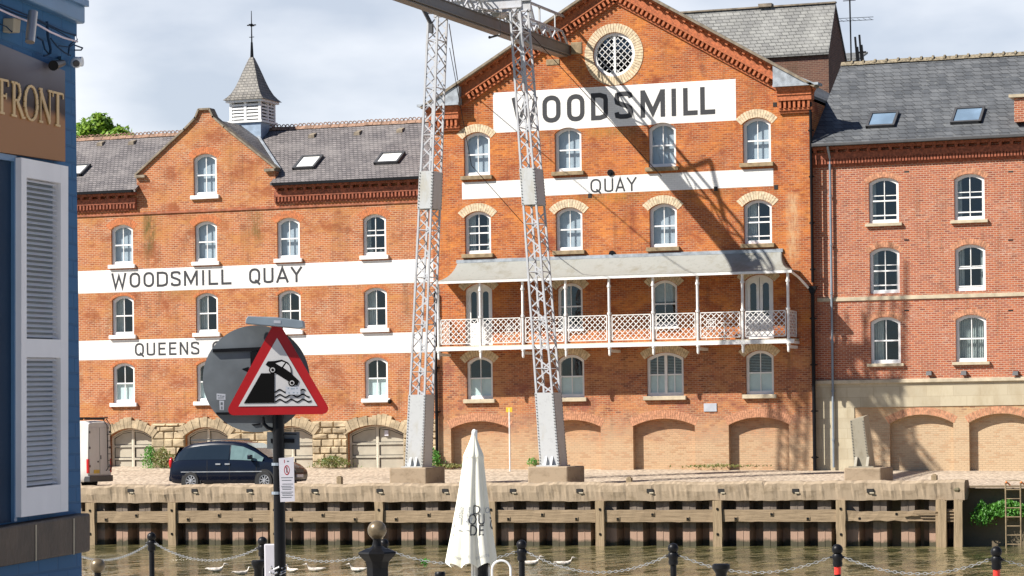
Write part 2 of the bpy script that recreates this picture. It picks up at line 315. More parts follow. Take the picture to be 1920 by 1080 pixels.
def leafmat(name, c, c2):
    m, t, b = newmat(name)
    g = geo(t); col = mixc(t, ramp(t, noise(t, g, 2.5, 3), .35, .65), c, c2)
    t.links.new(col, b.inputs['Base Color']); b.inputs['Roughness'].default_value = .5
    td = node(t, 'ShaderNodeBsdfTranslucent', {0: col}); mxs = node(t, 'ShaderNodeMixShader', {0: .35})
    t.links.new(b.outputs[0], mxs.inputs[1]); t.links.new(td.outputs[0], mxs.inputs[2]); t.links.new(mxs.outputs[0], t.nodes['Material Output'].inputs[0])
    return m
M['leaf'] = leafmat('bright_tree_leaf', (.09, .20, .02), (.30, .45, .05))
M['weed'] = leafmat('weed_leaf', (.10, .16, .03), (.26, .24, .08))
M['weedgreen'] = leafmat('lush_weed_leaf', (.05, .2, .02), (.12, .33, .04))

# ---------------------------------------------------------------- mesh builder
OFF = {}
class MB:
    def __init__(s): s.v = []; s.f = []
    def add(s, vs, fs):
        o = len(s.v); s.v += [tuple(p) for p in vs]; s.f += [tuple(i+o for i in f) for f in fs]; return s
    def hexa(s, p):            # 8 points: bottom 4, top 4
        return s.add(p, [(3, 2, 1, 0), (4, 5, 6, 7), (0, 1, 5, 4), (1, 2, 6, 5), (2, 3, 7, 6), (3, 0, 4, 7)])
    def box(s, x0, x1, y0, y1, z0, z1):
        return s.hexa([(x0, y0, z0), (x1, y0, z0), (x1, y1, z0), (x0, y1, z0), (x0, y0, z1), (x1, y0, z1), (x1, y1, z1), (x0, y1, z1)])
    def obox(s, c, ax, ay, az, hx, hy, hz):
        c = Vector(c); p = []
        for k in (-1, 1):
            for i, j in ((-1, -1), (1, -1), (1, 1), (-1, 1)): p.append(c+ax*hx*i+ay*hy*j+az*hz*k)
        return s.hexa(p)
    def bar(s, p, q, a, b=None, up=Vector((0, 0, 1))):      # square bar from p to q
        p = Vector(p); q = Vector(q); d = (q-p); L = d.length
        if L < 1e-6: return s
        d /= L; u = Vector(up)
        if abs(d.dot(u)) > .98: u = Vector((1, 0, 0))
        x = d.cross(u).normalized(); y = x.cross(d).normalized()
        return s.obox((p+q)/2, x, d, y, a/2, L/2, (b or a)/2)
    def prism(s, pts, y0, y1):     # polygon in XZ pushed along Y
        n = len(pts); vs = [(x, y0, z) for x, z in pts]+[(x, y1, z) for x, z in pts]
        return s.add(vs, [tuple(range(n)), tuple(range(2*n-1, n-1, -1))]+[(i, i+n, (i+1) % n+n, (i+1) % n) for i in range(n)])
    def frameprism(s, pts, o, ax, ay, an, d0, d1):   # polygon in a local frame (ax, ay) pushed along an
        o = Vector(o); n = len(pts)
        vs = [o+ax*x+ay*y+an*d0 for x, y in pts]+[o+ax*x+ay*y+an*d1 for x, y in pts]
        return s.add(vs, [tuple(range(n)), tuple(range(2*n-1, n-1, -1))]+[(i, i+n, (i+1) % n+n, (i+1) % n) for i in range(n)])
    def tube(s, pts, r, n=8, cap=True):
        pts = [Vector(p) for p in pts]; rs = r if isinstance(r, (list, tuple)) else [r]*len(pts); vs = []; fs = []
        ref = None
        for i, p in enumerate(pts):
            d = (pts[min(i+1, len(pts)-1)]-pts[max(i-1, 0)]).normalized()
            if ref is None:
                ref = Vector((0, 0, 1)) if abs(d.z) < .9 else Vector((1, 0, 0))
            x = d.cross(ref).normalized(); y = x.cross(d).normalized(); ref = y
            for k in range(n):
                a = 2*PI*k/n; vs.append(p+x*math.cos(a)*rs[i]+y*math.sin(a)*rs[i])
        for i in range(len(pts)-1):
            for k in range(n):
                fs.append((i*n+k, i*n+(k+1) % n, (i+1)*n+(k+1) % n, (i+1)*n+k))
        if cap: fs += [tuple(range(n-1, -1, -1)), tuple(range((len(pts)-1)*n, len(pts)*n))]
        return s.add(vs, fs)
    def lathe(s, prof, c=(0, 0, 0), n=16, rot=0., ax=None):       # prof [(r,z)]
        vs = []; fs = []
        for r, z in prof:
            for k in range(n):
                a = 2*PI*k/n+rot; vs.append((c[0]+r*math.cos(a), c[1]+r*math.sin(a), c[2]+z))
        for i in range(len(prof)-1):
            for k in range(n): fs.append((i*n+k, i*n+(k+1) % n, (i+1)*n+(k+1) % n, (i+1)*n+k))
        fs += [tuple(range(n-1, -1, -1)), tuple(range((len(prof)-1)*n, len(prof)*n))]
        return s.add(vs, fs)
    def ball(s, c, rx, ry=None, rz=None, n=14, m=9, e=None):
        ry = ry or rx; rz = rz or rx; vs = []; fs = []
        for i in range(m+1):
            ph = PI*i/m-PI/2
            for k in range(n):
                a = 2*PI*k/n; vs.append((c[0]+rx*math.cos(ph)*math.cos(a), c[1]+ry*math.cos(ph)*math.sin(a), c[2]+rz*math.sin(ph)))
        for i in range(m):
            for k in range(n): fs.append((i*n+k, i*n+(k+1) % n, (i+1)*n+(k+1) % n, (i+1)*n+k))
        return s.add(vs, fs)
    def build(s, name, mat, parent, smooth=False, bevel=0):
        off = OFF[parent]
        return mk(name, s, mat, parent, off, smooth, bevel)
def mk(name, mb, mat, parent, off, smooth=False, bevel=0, mat2=None, f2=0):
    me = bpy.data.meshes.new(name)
    me.from_pydata([(x-off[0], y-off[1], z-off[2]) for x, y, z in mb.v], [], mb.f)
    me.validate()
    me.materials.append(mat if not isinstance(mat, str) else M[mat])
    if mat2:
        me.materials.append(M[mat2])
        for p_ in me.polygons[f2:]: p_.material_index = 1
    if smooth:
        me.polygons.foreach_set('use_smooth', [True]*len(me.polygons))
    me.update()
    o = bpy.data.objects.new(name, me); sc.collection.objects.link(o)
    if smooth:
        md = o.modifiers.new('split', 'EDGE_SPLIT'); md.split_angle = math.radians(40)
    if bevel:
        md = o.modifiers.new('bevel', 'BEVEL'); md.width = bevel; md.segments = 2; md.limit_method = 'ANGLE'
    if parent: o.parent = parent
    OFF[o] = off
    return o
def tag(o, label, cat, group=None):
    o['label'] = label; o['category'] = cat
    if group: o['group'] = group
    return o
def thing(name, label, cat, loc=(0, 0, 0), group=None):
    o = bpy.data.objects.new(name, None); sc.collection.objects.link(o); o.location = loc; o.empty_display_size = .3
    OFF[o] = tuple(loc); return tag(o, label, cat, group)
def single(name, mb, mat, label, cat, group=None, smooth=False, bevel=0):
    xs = [p[0] for p in mb.v]; ys = [p[1] for p in mb.v]; zs = [p[2] for p in mb.v]
    off = ((min(xs)+max(xs))/2, (min(ys)+max(ys))/2, min(zs))
    o = mk(name, mb, mat, None, off, smooth, bevel); o.location = off
    return tag(o, label, cat, group)
def struct(name, mb, mat, smooth=False):
    o = mk(name, mb, mat, None, (0, 0, 0), smooth); o['kind'] = 'structure'; return o
def kids(o): return [c for c in sc.collection.objects if c.parent == o]
def dup(root, loc, rotz=0., label=None, group=None, scale=None):
    r = root.copy(); sc.collection.objects.link(r); r.location = loc; r.rotation_euler = (0, 0, rotz)
    if scale: r.scale = scale
    if label: r['label'] = label
    if group: r['group'] = group
    for ch in kids(root):
        c = ch.copy(); sc.collection.objects.link(c); c.parent = r
        for g in kids(ch):
            d = g.copy(); sc.collection.objects.link(d); d.parent = c
    return r
def cutwall(outer, holes, yf, thick):
    """flat wall with real openings, front face at yf"""
    cu = bpy.data.curves.new('c', 'CURVE'); cu.dimensions = '2D'; cu.fill_mode = 'BOTH'; cu.extrude = thick/2
    for pts in [outer]+holes:
        sp = cu.splines.new('POLY'); sp.points.add(len(pts)-1); sp.use_cyclic_u = True
        for i, (x, z) in enumerate(pts): sp.points[i].co = (x, z, 0, 1)
    o = bpy.data.objects.new('c', cu); sc.collection.objects.link(o)
    dg = bpy.context.evaluated_depsgraph_get(); me = bpy.data.meshes.new_from_object(o.evaluated_get(dg))
    mb = MB(); mb.add([(v.co.x, yf+thick/2-v.co.z, v.co.y) for v in me.vertices], [tuple(p.vertices) for p in me.polygons])
    bpy.data.objects.remove(o); bpy.data.meshes.remove(me); bpy.data.curves.remove(cu)
    return mb
def text2d(s, size):
    cu = bpy.data.curves.new('t', 'FONT'); cu.body = s; cu.size = size; cu.align_x = 'CENTER'; cu.resolution_u = 3
    o = bpy.data.objects.new('t', cu); sc.collection.objects.link(o)
    dg = bpy.context.evaluated_depsgraph_get(); me = bpy.data.meshes.new_from_object(o.evaluated_get(dg))
    r = ([(v.co.x, v.co.y) for v in me.vertices], [tuple(p.vertices) for p in me.polygons])
    bpy.data.objects.remove(o); bpy.data.meshes.remove(me); bpy.data.curves.remove(cu); return r
def arcpts(xc, zs, w, rise, n=10):       # right spring -> left spring
    a = w/2; R = (a*a+rise*rise)/(2*rise); cz = zs+rise-R; a0 = math.asin(a/R)
    return [(xc+R*math.sin(a0-2*a0*i/n), cz+R*math.cos(a0-2*a0*i/n)) for i in range(n+1)]
def opening(xc, z0, w, h, rise, n=10):
    return [(xc-w/2, z0), (xc+w/2, z0)]+arcpts(xc, z0+h-rise, w, rise, n)
def voussoirs(mb, xc, zs, w, rise, t, y0, y1, n, over=.04, gap=.12, jit=0.):
    a = w/2; R = (a*a+rise*rise)/(2*rise); cz = zs+rise-R; a0 = math.asin(a/R)*(1+over)
    for i in range(n):
        p = -a0+2*a0*(i+gap/2)/n; q = -a0+2*a0*(i+1-gap/2)/n; tt = t*(1+random.uniform(-jit, jit)); yy = y0-random.uniform(0, jit*.15)
        r0, r1 = R+.003, R+tt
        mb.prism([(xc+r0*math.sin(p), cz+r0*math.cos(p)), (xc+r0*math.sin(q), cz+r0*math.cos(q)), (xc+r1*math.sin(q), cz+r1*math.cos(q)), (xc+r1*math.sin(p), cz+r1*math.cos(p))], yy, y1)
def arcring(xc, z0, w, h, rise, b, y0, y1, mb, n=10):       # window frame: band of width b inside an arched opening
    o = opening(xc, z0, w, h, rise, n); i = opening(xc, z0+b, w-2*b, h-2*b, rise*.85, n)
    N = len(o); vs = []
    for y in (y0, y1):
        vs += [(x, y, z) for x, z in o]+[(x, y, z) for x, z in i]
    fs = []
    for k in range(N):
        j = (k+1) % N
        fs += [(k, j, N+j, N+k), (2*N+k, 3*N+k, 3*N+j, 2*N+j), (N+k, N+j, 3*N+j, 3*N+k), (k, 2*N+k, 2*N+j, j)]
    mb.add(vs, fs)
def topz(xc, z0, w, h, rise, x):
    a = w/2; R = (a*a+rise*rise)/(2*rise); cz = z0+h-R; return cz+math.sqrt(max(R*R-(x-xc)**2, 0))
def window(par, xc, z0, w, h, rise, yw, lintel, sill, look, depth=.11, double=False, open_=0., lt=.34, slm=None):
    """sash window: frame + bars with its pane, sill, lintel and hangings as children"""
    mb = MB(); yf = yw+depth; fb = .115
    arcring(xc, z0+.002, w-.004, h-.004, rise, fb, yf, yf+.12, mb)
    def bars(xa, xb):
        xm = (xa+xb)/2; zt = topz(xc, z0, w, h, rise, xm)-fb+.01
        mb.box(xm-.017, xm+.017, yf+.03, yf+.075, z0+fb-.01, zt)
        zm = z0+fb+(h-2*fb)*.49+open_*.0
        mb.box(xa, xb, yf+.02, yf+.09, zm-.03, zm+.03)
        if open_:
            mb.box(xa, xb, yf+.015, yf+.085, z0+fb+open_*.9, z0+fb+open_*.9+.05)
            mb.box(xa, xb, yf+.055, yf+.1, zm+open_, zm+open_+.035)
        mb.box(xa, xb, yf+.02, yf+.09, z0+fb-.005, z0+fb+.035)
    if double:
        mb.box(xc-.06, xc+.06, yf-.005, yf+.11, z0+fb-.01, z0+h-fb+.01)
        bars(xc-w/2+fb-.01, xc-.05); bars(xc+.05, xc+w/2-fb+.01)
    else: bars(xc-w/2+fb-.01, xc+w/2-fb+.01)
    win = mb.build('window', 'white', par)
    pb = MB(); pts = opening(xc, z0+fb*.7, w-fb*1.4, h-fb*1.4, rise*.85); pb.add([(x, yf+.058, z) for x, z in pts], [tuple(range(len(pts)))])
    pb.build('pane', 'glass', win)
    zc = z0+h
    def cloth(xa, xb, za, zb, y, amp=.02):
        n = max(6, int((xb-xa)/.045)); c = MB(); vs = []
        for i in range(n+1):
            x = xa+(xb-xa)*i/n; vs += [(x, y+amp*(1 if i % 2 else -1), za), (x, y+amp*(1 if i % 2 else -1), zb)]
        c.add(vs, [(2*i, 2*i+2, 2*i+3, 2*i+1) for i in range(n)]); return c
    L, Rr = xc-w/2+.03, xc+w/2-.03
    if 'net' in look: cloth(L, Rr, z0+.02, zc, yf+.20, .001).build('net_curtain', 'net', win)
    if 'half' in look: cloth(L, Rr, z0+h*(.5+random.uniform(-.0, .12)), zc, yf+.22, .004).build('roller_blind', 'drape', win)
    if 'frost' in look: cloth(L, Rr, z0+.02, z0+h*.5, yf+.125, .001).build('frosted_screen', 'frost', win)
    if 'sides' in look:
        q = .13+random.uniform(0, .16)
        cloth(L, L+w*q, z0+.02, zc, yf+.26).build('curtain', 'drape', win); cloth(Rr-w*(q-.05), Rr, z0+.02, zc, yf+.26).build('curtain', 'drape', win)
    if 'left' in look: cloth(L, L+w*.36, z0+.02, zc, yf+.26).build('curtain', 'drape', win)
    if 'full' in look: cloth(L, Rr, z0+.02, zc, yf+.24, .035).build('curtain', 'drape', win)
    if 'slat' in look:
        c = MB()
        for i in range(16):
            z = z0+h*.5+i*.065
            c.add([(L, yf+.2, z), (Rr, yf+.2, z), (Rr, yf+.235, z+.035), (L, yf+.235, z+.035)], [(0, 1, 2, 3)])
        c.build('slatted_blind', 'drape', win)
    if 'things' in look:
        c = MB()
        for i in range(4):
            x = L+.15+random.random()*(w-.4); c.ball((x, yf+.22, z0+.2), .06, .05, .1, 8, 5)
        c.build('ornament', 'drape', win)
    if sill:
        sm, sw, sh, sp = sill
        MB().box(xc-w/2-sw, xc+w/2+sw, yw-sp, yf+.1, z0-sh, z0-.002).build('sill', sm, win, bevel=.012)
    if lintel:
        l = MB(); voussoirs(l, xc, z0+h-rise+.01, w+.02, rise, lt, yw-(.012 if lintel == 'buff' else .004), yw+.1, 15 if w < 1.5 else 22, over=.10, gap=.12)
        l.build('lintel', lintel, win)
    return win
def roofslab(mb, x0, x1, y0, z0, y1, z1, t=.12):
    mb.hexa([(x0, y0, z0-t), (x1, y0, z0-t), (x1, y1, z1-t), (x0, y1, z1-t), (x0, y0, z0), (x1, y0, z0), (x1, y1, z1), (x0, y1, z1)])
# ---- stroke lettering
def ribbon(mb, pts, w, y0, y1, closed=False, w2=None):
    pts = [Vector((p[0], p[1])) for p in pts]; n = len(pts); L = []; R = []
    for i in range(n):
        a = pts[(i-1) % n] if (closed or i > 0) else None; c = pts[(i+1) % n] if (closed or i < n-1) else None
        p = pts[i]
        d1 = (p-a).normalized() if a is not None else (c-p).normalized(); d2 = (c-p).normalized() if c is not None else d1
        m = Vector((-(d1.y+d2.y), d1.x+d2.x)); m = m.normalized() if m.length > 1e-6 else Vector((-d1.y, d1.x))
        k = 1/max(.35, m.dot(Vector((-d1.y, d1.x))))
        L.append(p+m*w/2*k); R.append(p-m*w/2*k)
    N = n if closed else n-1; vs = [(q.x, y0, q.y) for q in L]+[(q.x, y0, q.y) for q in R]+[(q.x, y1, q.y) for q in L]+[(q.x, y1, q.y) for q in R]; fs = []
    for i in range(N):
        j = (i+1) % n; fs += [(i, j, n+j, n+i), (2*n+i, 3*n+i, 3*n+j, 2*n+j), (i, 2*n+i, 2*n+j, j), (n+i, n+j, 3*n+j, 3*n+i)]
    if not closed: fs += [(0, n, 3*n, 2*n), (n-1, 3*n-1, 4*n-1, 2*n-1)]
    mb.add(vs, fs)
def rrect(x0, x1, z0, z1, r, n=4):
    o = []
    for cx, cz, a in ((x1-r, z1-r, 0), (x0+r, z1-r, 90), (x0+r, z0+r, 180), (x1-r, z0+r, 270)):
        for i in range(n+1):
            t = math.radians(a+90*i/n); o.append((cx+r*math.cos(t), cz+r*math.sin(t)))
    return o
def glyph(ch, w, s):     # strokes in a box w wide, 1 high; s = stroke width
    h = s/2; r = min((w/2-h)*.86, .30)
    if ch == 'W': return [([(h*.8, 1), (w*.27, h*.2), (w*.5, .8), (w*.73, h*.2), (w-h*.8, 1)], 0)]
    if ch == 'O': return [(rrect(h, w-h, h, 1-h, r), 1)]
    if ch == 'Q': return [(rrect(h, w-h, h, 1-h, r), 1), ([(w*.55, .24), (w*.98, -.07)], 0)]
    if ch == 'D': return [([(h, h), (w*.55, h), (w*.82, h+.06), (w-h, .26), (w-h, .74), (w*.82, 1-h-.06), (w*.55, 1-h), (h, 1-h)], 1)]
    if ch == 'S':
        a = [(w-h, .76), (w-h*1.4, .88), (w*.68, 1-h), (w*.35, 1-h), (h*1.3, .88), (h, .74), (h*1.3, .61), (w*.4, .53), (w*.62, .48), (w-h*1.3, .39), (w-h, .26), (w-h*1.3, .12), (w*.66, h), (w*.33, h), (h*1.3, .12), (h, .25)]
        return [(a, 0)]
    if ch == 'M': return [([(h, 0), (h, 1)], 0), ([(w-h, 0), (w-h, 1)], 0), ([(h, .97), (w*.5, .18), (w-h, .97)], 0)]
    if ch == 'I': return [([(w/2, 0), (w/2, 1)], 0)]
    if ch == 'L': return [([(h, 1), (h, h), (w, h)], 0)]
    if ch == 'U': return [([(h, 1), (h, .28), (h*1.3, .13), (w*.35, h), (w*.65, h), (w-h*1.3, .13), (w-h, .28), (w-h, 1)], 0)]
    if ch == 'A': return [([(h*.6, 0), (w*.5, .95), (w-h*.6, 0)], 0), ([(w*.22, .3), (w*.78, .3)], 0)]
    if ch == 'Y': return [([(h*.6, 1), (w*.5, .5), (w-h*.6, 1)], 0), ([(w*.5, .52), (w*.5, 0)], 0)]
    if ch == 'E': return [([(w, 1-h), (h, 1-h), (h, h), (w, h)], 0), ([(h, .52), (w*.9, .52)], 0)]
    if ch == 'N': return [([(h, 0), (h, 1)], 0), ([(w-h, 0), (w-h, 1)], 0), ([(h, .95), (w-h, .05)], 0)]
    return []
def lettering(par, word, cells, z0, z1, y, s):       # cells: (x0,x1) per letter
    mb = MB(); H = z1-z0; k = 0
    for ch, (a, b) in zip(word, cells):
        w_ = (b-a)/H
        for st, cl in glyph(ch, w_, s/H):
            k += 1; ribbon(mb, [(a+px*H, z0+pz*H) for px, pz in st], s, y-.004-.0007*(k % 3), y+.001, bool(cl))
    return mb.build('lettering', 'letter', par)
def leaves(mb, c, R, n, size, squash=1., hollow=.5):
    for i in range(n):
        d = Vector((random.gauss(0, 1), random.gauss(0, 1), random.gauss(0, 1))).normalized(); rr = (hollow+(1-hollow)*random.random())
        p = Vector(c)+Vector((d.x*R*rr, d.y*R*rr, d.z*R*rr*squash)); s_ = size*random.uniform(.6, 1.3)
        a = Vector((random.gauss(0, 1), random.gauss(0, 1), random.gauss(0, .6))).normalized(); b_ = a.cross(d+Vector((0, 0, .3))).normalized()
        mb.add([p-a*s_, p+b_*s_*.5, p+a*s_, p-b_*s_*.5], [(0, 1, 2, 3)])

# ================================================================= SETTING
ZW, ZQ, ZB = -4.25, -1.98, -1.52
YQ = -14.0
struct('water', MB().add([(-260, -77.5, ZW), (160, -77.5, ZW), (160, YQ+3, ZW), (-260, YQ+3, ZW)], [(0, 1, 2, 3)]), 'water')
mb = MB(); nx = 60
vs = []; fs = []
for i in range(nx+1):
    x = -130+150*i/nx; b_ = ZB-.012*(x+45) if x > -70 else ZB+.3
    for y, z in ((YQ+.6, ZQ-.2), (YQ+3, ZQ-.16), (YQ+9, (ZQ+b_)/2-.06), (.6, b_)): vs.append((x, y, z+random.uniform(-.02, .02)*(y < 0)))
for i in range(nx):
    for k in range(3): fs.append((i*4+k, i*4+k+4, i*4+k+5, i*4+k+1))
struct('quay_road', MB().add(vs, fs), 'cobble')
mb = MB(); mb.add([(-2500, .5, -2.4), (2500, .5, -2.4), (2500, 4000, -2.4), (-2500, 4000, -2.4)], [(0, 1, 2, 3)])
struct('ground', mb, 'ground')
mb = MB(); mb.hexa([(-200, -400, -7), (200, -400, -7), (200, -77.3, -7), (-200, -77.3, -7), (-200, -400, -2.3), (200, -400, -2.3), (200, -77.3, -2.3), (-200, -77.3, -2.3)])
M['flags'] = plain('pale_paving', (.42, .39, .34), .9, var=.2, ns=.8); struct('near_pavement', mb, 'flags')

# ================================================================= MILL
XL, XR = -47.0, -30.2; APX, APZ = -38.55, 18.98; KZ = 14.12
mill = thing('mill_building', 'tall orange brick mill with a gabled front, painted word bands and a white iron balcony', 'building', (-38.5, 0, ZB))
cols = [-44.92, -40.77, -36.59, -32.49]
opn = []
wins = []
for j, xc in enumerate(cols):
    wins.append((xc, 11.03, 1.2, 1.86, .24, 'net' if j != 3 else 'net', 0)); wins.append((xc, 7.68, 1.2, 1.82, .24, ['sides things', 'net', 'net', 'left'][j], [.28, 0, .0, .2][j]))
    wins.append((xc, 1.45, 1.2 if j != 2 else 1.62, 1.82, .24, ['frost', 'frost', 'slat frost', 'slat frost'][j], 0))
bal = [('door', cols[0]), ('win', cols[1]), ('win', cols[2]), ('door', cols[3])]
holes = [opening(x, z, w_, h, r) for x, z, w_, h, r, l, o in wins]
DZ = 3.72
for k, xc in bal:
    holes.append(opening(xc, DZ+.02, 1.24, 2.66, .26) if k == 'door' else opening(xc, 4.35, 1.14, 1.95, .24))
oc = P(1151, 102); OR = .93
holes.append([(oc.x+OR*math.cos(2*PI*i/32), oc.z+OR*math.sin(2*PI*i/32)) for i in range(32)])
SPL = 3.42
upper = [(XL, SPL), (XR, SPL), (XR, KZ), (APX, APZ-.02), (XL, KZ)]
cutwall(upper, [h for h in holes if min(p[1] for p in h) > SPL], 0, .32).build('wall', 'mill', mill)
arches = [(X(900, 840), X(955, 840)-X(846, 840), 1), (X(1072, 840), X(1127, 840)-X(1018, 840), 1), (X(1245, 840), X(1303, 840)-X(1187, 840), 1), (X(1423, 840), X(1480, 840)-X(1367, 840), 1)]
AZ = .50
lowh = [h for h in holes if min(p[1] for p in h) < SPL]+[opening(x, -2.2, w_, AZ+2.2, .3) for x, w_, _ in arches]
low = cutwall([(XL, -2.4), (XR, -2.4), (XR, SPL-.001), (XL, SPL-.001)], lowh, 0.001, .32).build('wall', 'mill_low', mill)
for x, w_, _ in arches:
    MB().box(x-w_/2-.2, x+w_/2+.2, .30, .45, -2.3, AZ+.15).build('blind_arch_infill', 'mill_low', mill)
    a = MB(); voussoirs(a, x, AZ-.3+.005, w_, .3, .36, -.004, .1, 30, over=.03, gap=.2); a.build('brick_arch', 'arch_pink', mill)
# shell
s = MB(); s.box(XL, XL+.3, .33, 16, -2.3, KZ-.1); s.box(XR-.3, XR, .33, 16, -2.3, KZ-.62); s.box(XL, XR, 15.7, 16.0, -2.3, KZ-.1); s.build('side_wall', 'mill', mill)
s = MB(); s.box(XL+.35, XR-.35, 3.2, 3.4, -1.5, KZ-.3)
for z in (-.2, 3.5, 7.0, 10.4): s.box(XL+.35, XR-.35, .36, 3.2, z-.1, z)
s.build('inner_partition', 'inner', mill)
r = MB(); e = 0; APZ_ = APZ; APZ -= .5; KZ -= .5
r.hexa([(XL-e, -.1, KZ-e*.57), (APX, -.1, APZ), (APX, 16.3, APZ), (XL-e, 16.3, KZ-e*.57), (XL-e, -.1, KZ-e*.57+.12), (APX, -.1, APZ+.12), (APX, 16.3, APZ+.12), (XL-e, 16.3, KZ-e*.57+.12)])
r.hexa([(APX, -.1, APZ), (XR+e, -.1, KZ-e*.57), (XR+e, 16.3, KZ-e*.57), (APX, 16.3, APZ), (APX, -.1, APZ+.12), (XR+e, -.1, KZ-e*.57+.12), (XR+e, 16.3, KZ-e*.57+.12), (APX, 16.3, APZ+.12)])
r.build('roof', 'slate_grey', mill); APZ += .5; KZ += .5
# raking cornice
def rake(xa, za, xb, zb, n0, n1, y0, y1, mb):
    d = Vector((xb-xa, zb-za)).normalized(); nn = Vector((-d.y, d.x)); nn = nn if nn.y < 0 else -nn
    mb.prism([(xa+nn.x*n0, za+nn.y*n0), (xb+nn.x*n0, zb+nn.y*n0), (xb+nn.x*n1, zb+nn.y*n1), (xa+nn.x*n1, za+nn.y*n1)], y0, y1)
for sgn, xe in ((-1, XL-.35), (1, XR+.35)):
    ze = APZ+.1-(APZ-KZ)/abs((XR if sgn > 0 else XL)-APX)*abs(xe-APX)
    A = (APX, APZ+.16); B_ = (xe, ze+.06)
    c = MB(); rake(*A, *B_, .03, .13, -.5, .2, c); c.build('coping', 'coping', mill)
    c = MB(); rake(*A, *B_, .131, .22, -.3, -.004, c)
    L = math.hypot(B_[0]-A[0], B_[1]-A[1]); dx, dz = (B_[0]-A[0])/L, (B_[1]-A[1])/L
    nx_, nz_ = (-dz, dx) if dx < 0 else (dz, -dx)
    if nz_ > 0: nx_, nz_ = -nx_, -nz_
    def blk(t, wd, n0, n1, y0):
        p = [(A[0]+dx*(t+a)+nx_*n, A[1]+dz*(t+a)+nz_*n) for a, n in ((0, n0), (wd, n0), (wd, n1), (0, n1))]; c.prism(p, y0, -.003)
    t_ = .3
    while t_ < L-1.9: blk(t_, .12, .22, .31, -.3); t_ += .42
    rake(*A, *B_, .221, .62, -.12, -.002, c)
    t_ = .3
    while t_ < L-1.9: blk(t_, .10, .62, .88, -.22); t_ += .215
    rake(*A, *B_, .60, .66, -.24, -.005, c); rake(*A, *B_, .88, .98, -.1, -.001, c)
    c.build('raking_cornice', 'corbel', mill)
    # kneeler pier and lead hood
    px0, px1 = (XR-1.35, XR+.12) if sgn > 0 else (XL-.12, XL+1.35)
    k = MB(); k.box(px0, px1, -.30, .25, 13.72, 13.86); k.box(px0-.0, px1, -.36, .25, 13.861, 14.05)
    k.box(px0+.06, px1, -.10, .2, 13.0, 13.10); k.box(px0+.04, px1, -.16, .2, 13.101, 13.20)
    x = px0+.08
    while x < px1-.08: k.box(x, x+.1, -.22, .0, 13.2, 13.5); x += .2
    k.box(px0+.02, px1, -.26, .2, 13.5, 13.72); k.build('kneeler', 'corbel', mill)
    k = MB(); xa, xb = px0-.1, px1+.35; xi, xo = (xa, xb) if sgn > 0 else (xb, xa)
    if sgn < 0: xi, xo = px1+.1, px0-.35
    zi = APZ+.1-(APZ-KZ)/(XR-APX)*abs(xi-APX)-.12
    k.hexa([(min(xi, xo), -.5, 14.06), (max(xi, xo), -.5, 14.06), (max(xi, xo), .2, 14.06), (min(xi, xo), .2, 14.06), (min(xi, xo), -.5, 14.16), (max(xi, xo), -.5, 14.16), (max(xi, xo), .2, 14.16), (min(xi, xo), .2, 14.16)])
    k.prism([(xi, 14.161), (xo-.2*sgn, 14.161), (xi, zi)], -.44, -.05); k.build('lead_hood', 'lead', mill)
# bands and lettering
bz0, bz1 = 12.82, 14.54
bo_ = [(-44.14, bz1), (-44.14, bz0)]
for x_ in cols[1:3]:
    a_, R_ = .6, (.36+.0576)/.48; cz_ = 12.89-R_; xh = math.sqrt(max(R_*R_-(bz0-cz_)**2, 0)) if bz0 > 12.65 else .6
    bo_ += [(x_-xh+2*xh*k/8, cz_+math.sqrt(max(R_*R_-(-xh+2*xh*k/8)**2, 0))) for k in range(9)]
bo_ += [(-33.36, bz0), (-33.36, bz1)]
ban = cutwall(bo_, [], -.004, .008); ban.build('painted_band', 'band', mill)
MB().box(-45.62, -31.8, -.004, .004, 10.04, 10.76).build('painted_band', 'band', mill)
zA, zB2 = Z(1151, 228)+.02, Z(1151, 170)
L1 = [(960, 1008), (1018, 1053), (1063, 1094), (1107, 1141), (1152, 1188), (1201, 1247), (1260, 1268), (1281, 1310), (1313, 1342)]
L1 = [(960, 1008), (1017, 1051), (1063, 1096), (1108, 1140), (1152, 1187), (1201, 1247), (1257, 1270), (1281, 1308), (1313, 1341)]
lettering(mill, 'WOODSMILL', [(X(a, 200), X(b, 200)) for a, b in L1], 13.13, 14.28, -.004, .20)
L2 = [(1107, 1127), (1133, 1150), (1154, 1172), (1175, 1194)]
lettering(mill, 'QUAY', [(X(a, 347), X(b, 347)) for a, b in L2], 10.08, 10.66, -.004, .075)
for x, z, w_, h, rr_, look, op in wins:
    dbl = w_ > 1.5
    lm = 'buff' if z > 5 else None
    if z < 3: lm = 'arch_pink'
    window(mill, x, z, w_, h, rr_, 0, None if (z > 11 and x in cols[1:3]) else 'buff', ('sillstone' if z > 5 else 'stone', .12, .17, .14), look, double=dbl, open_=op, depth=.13)
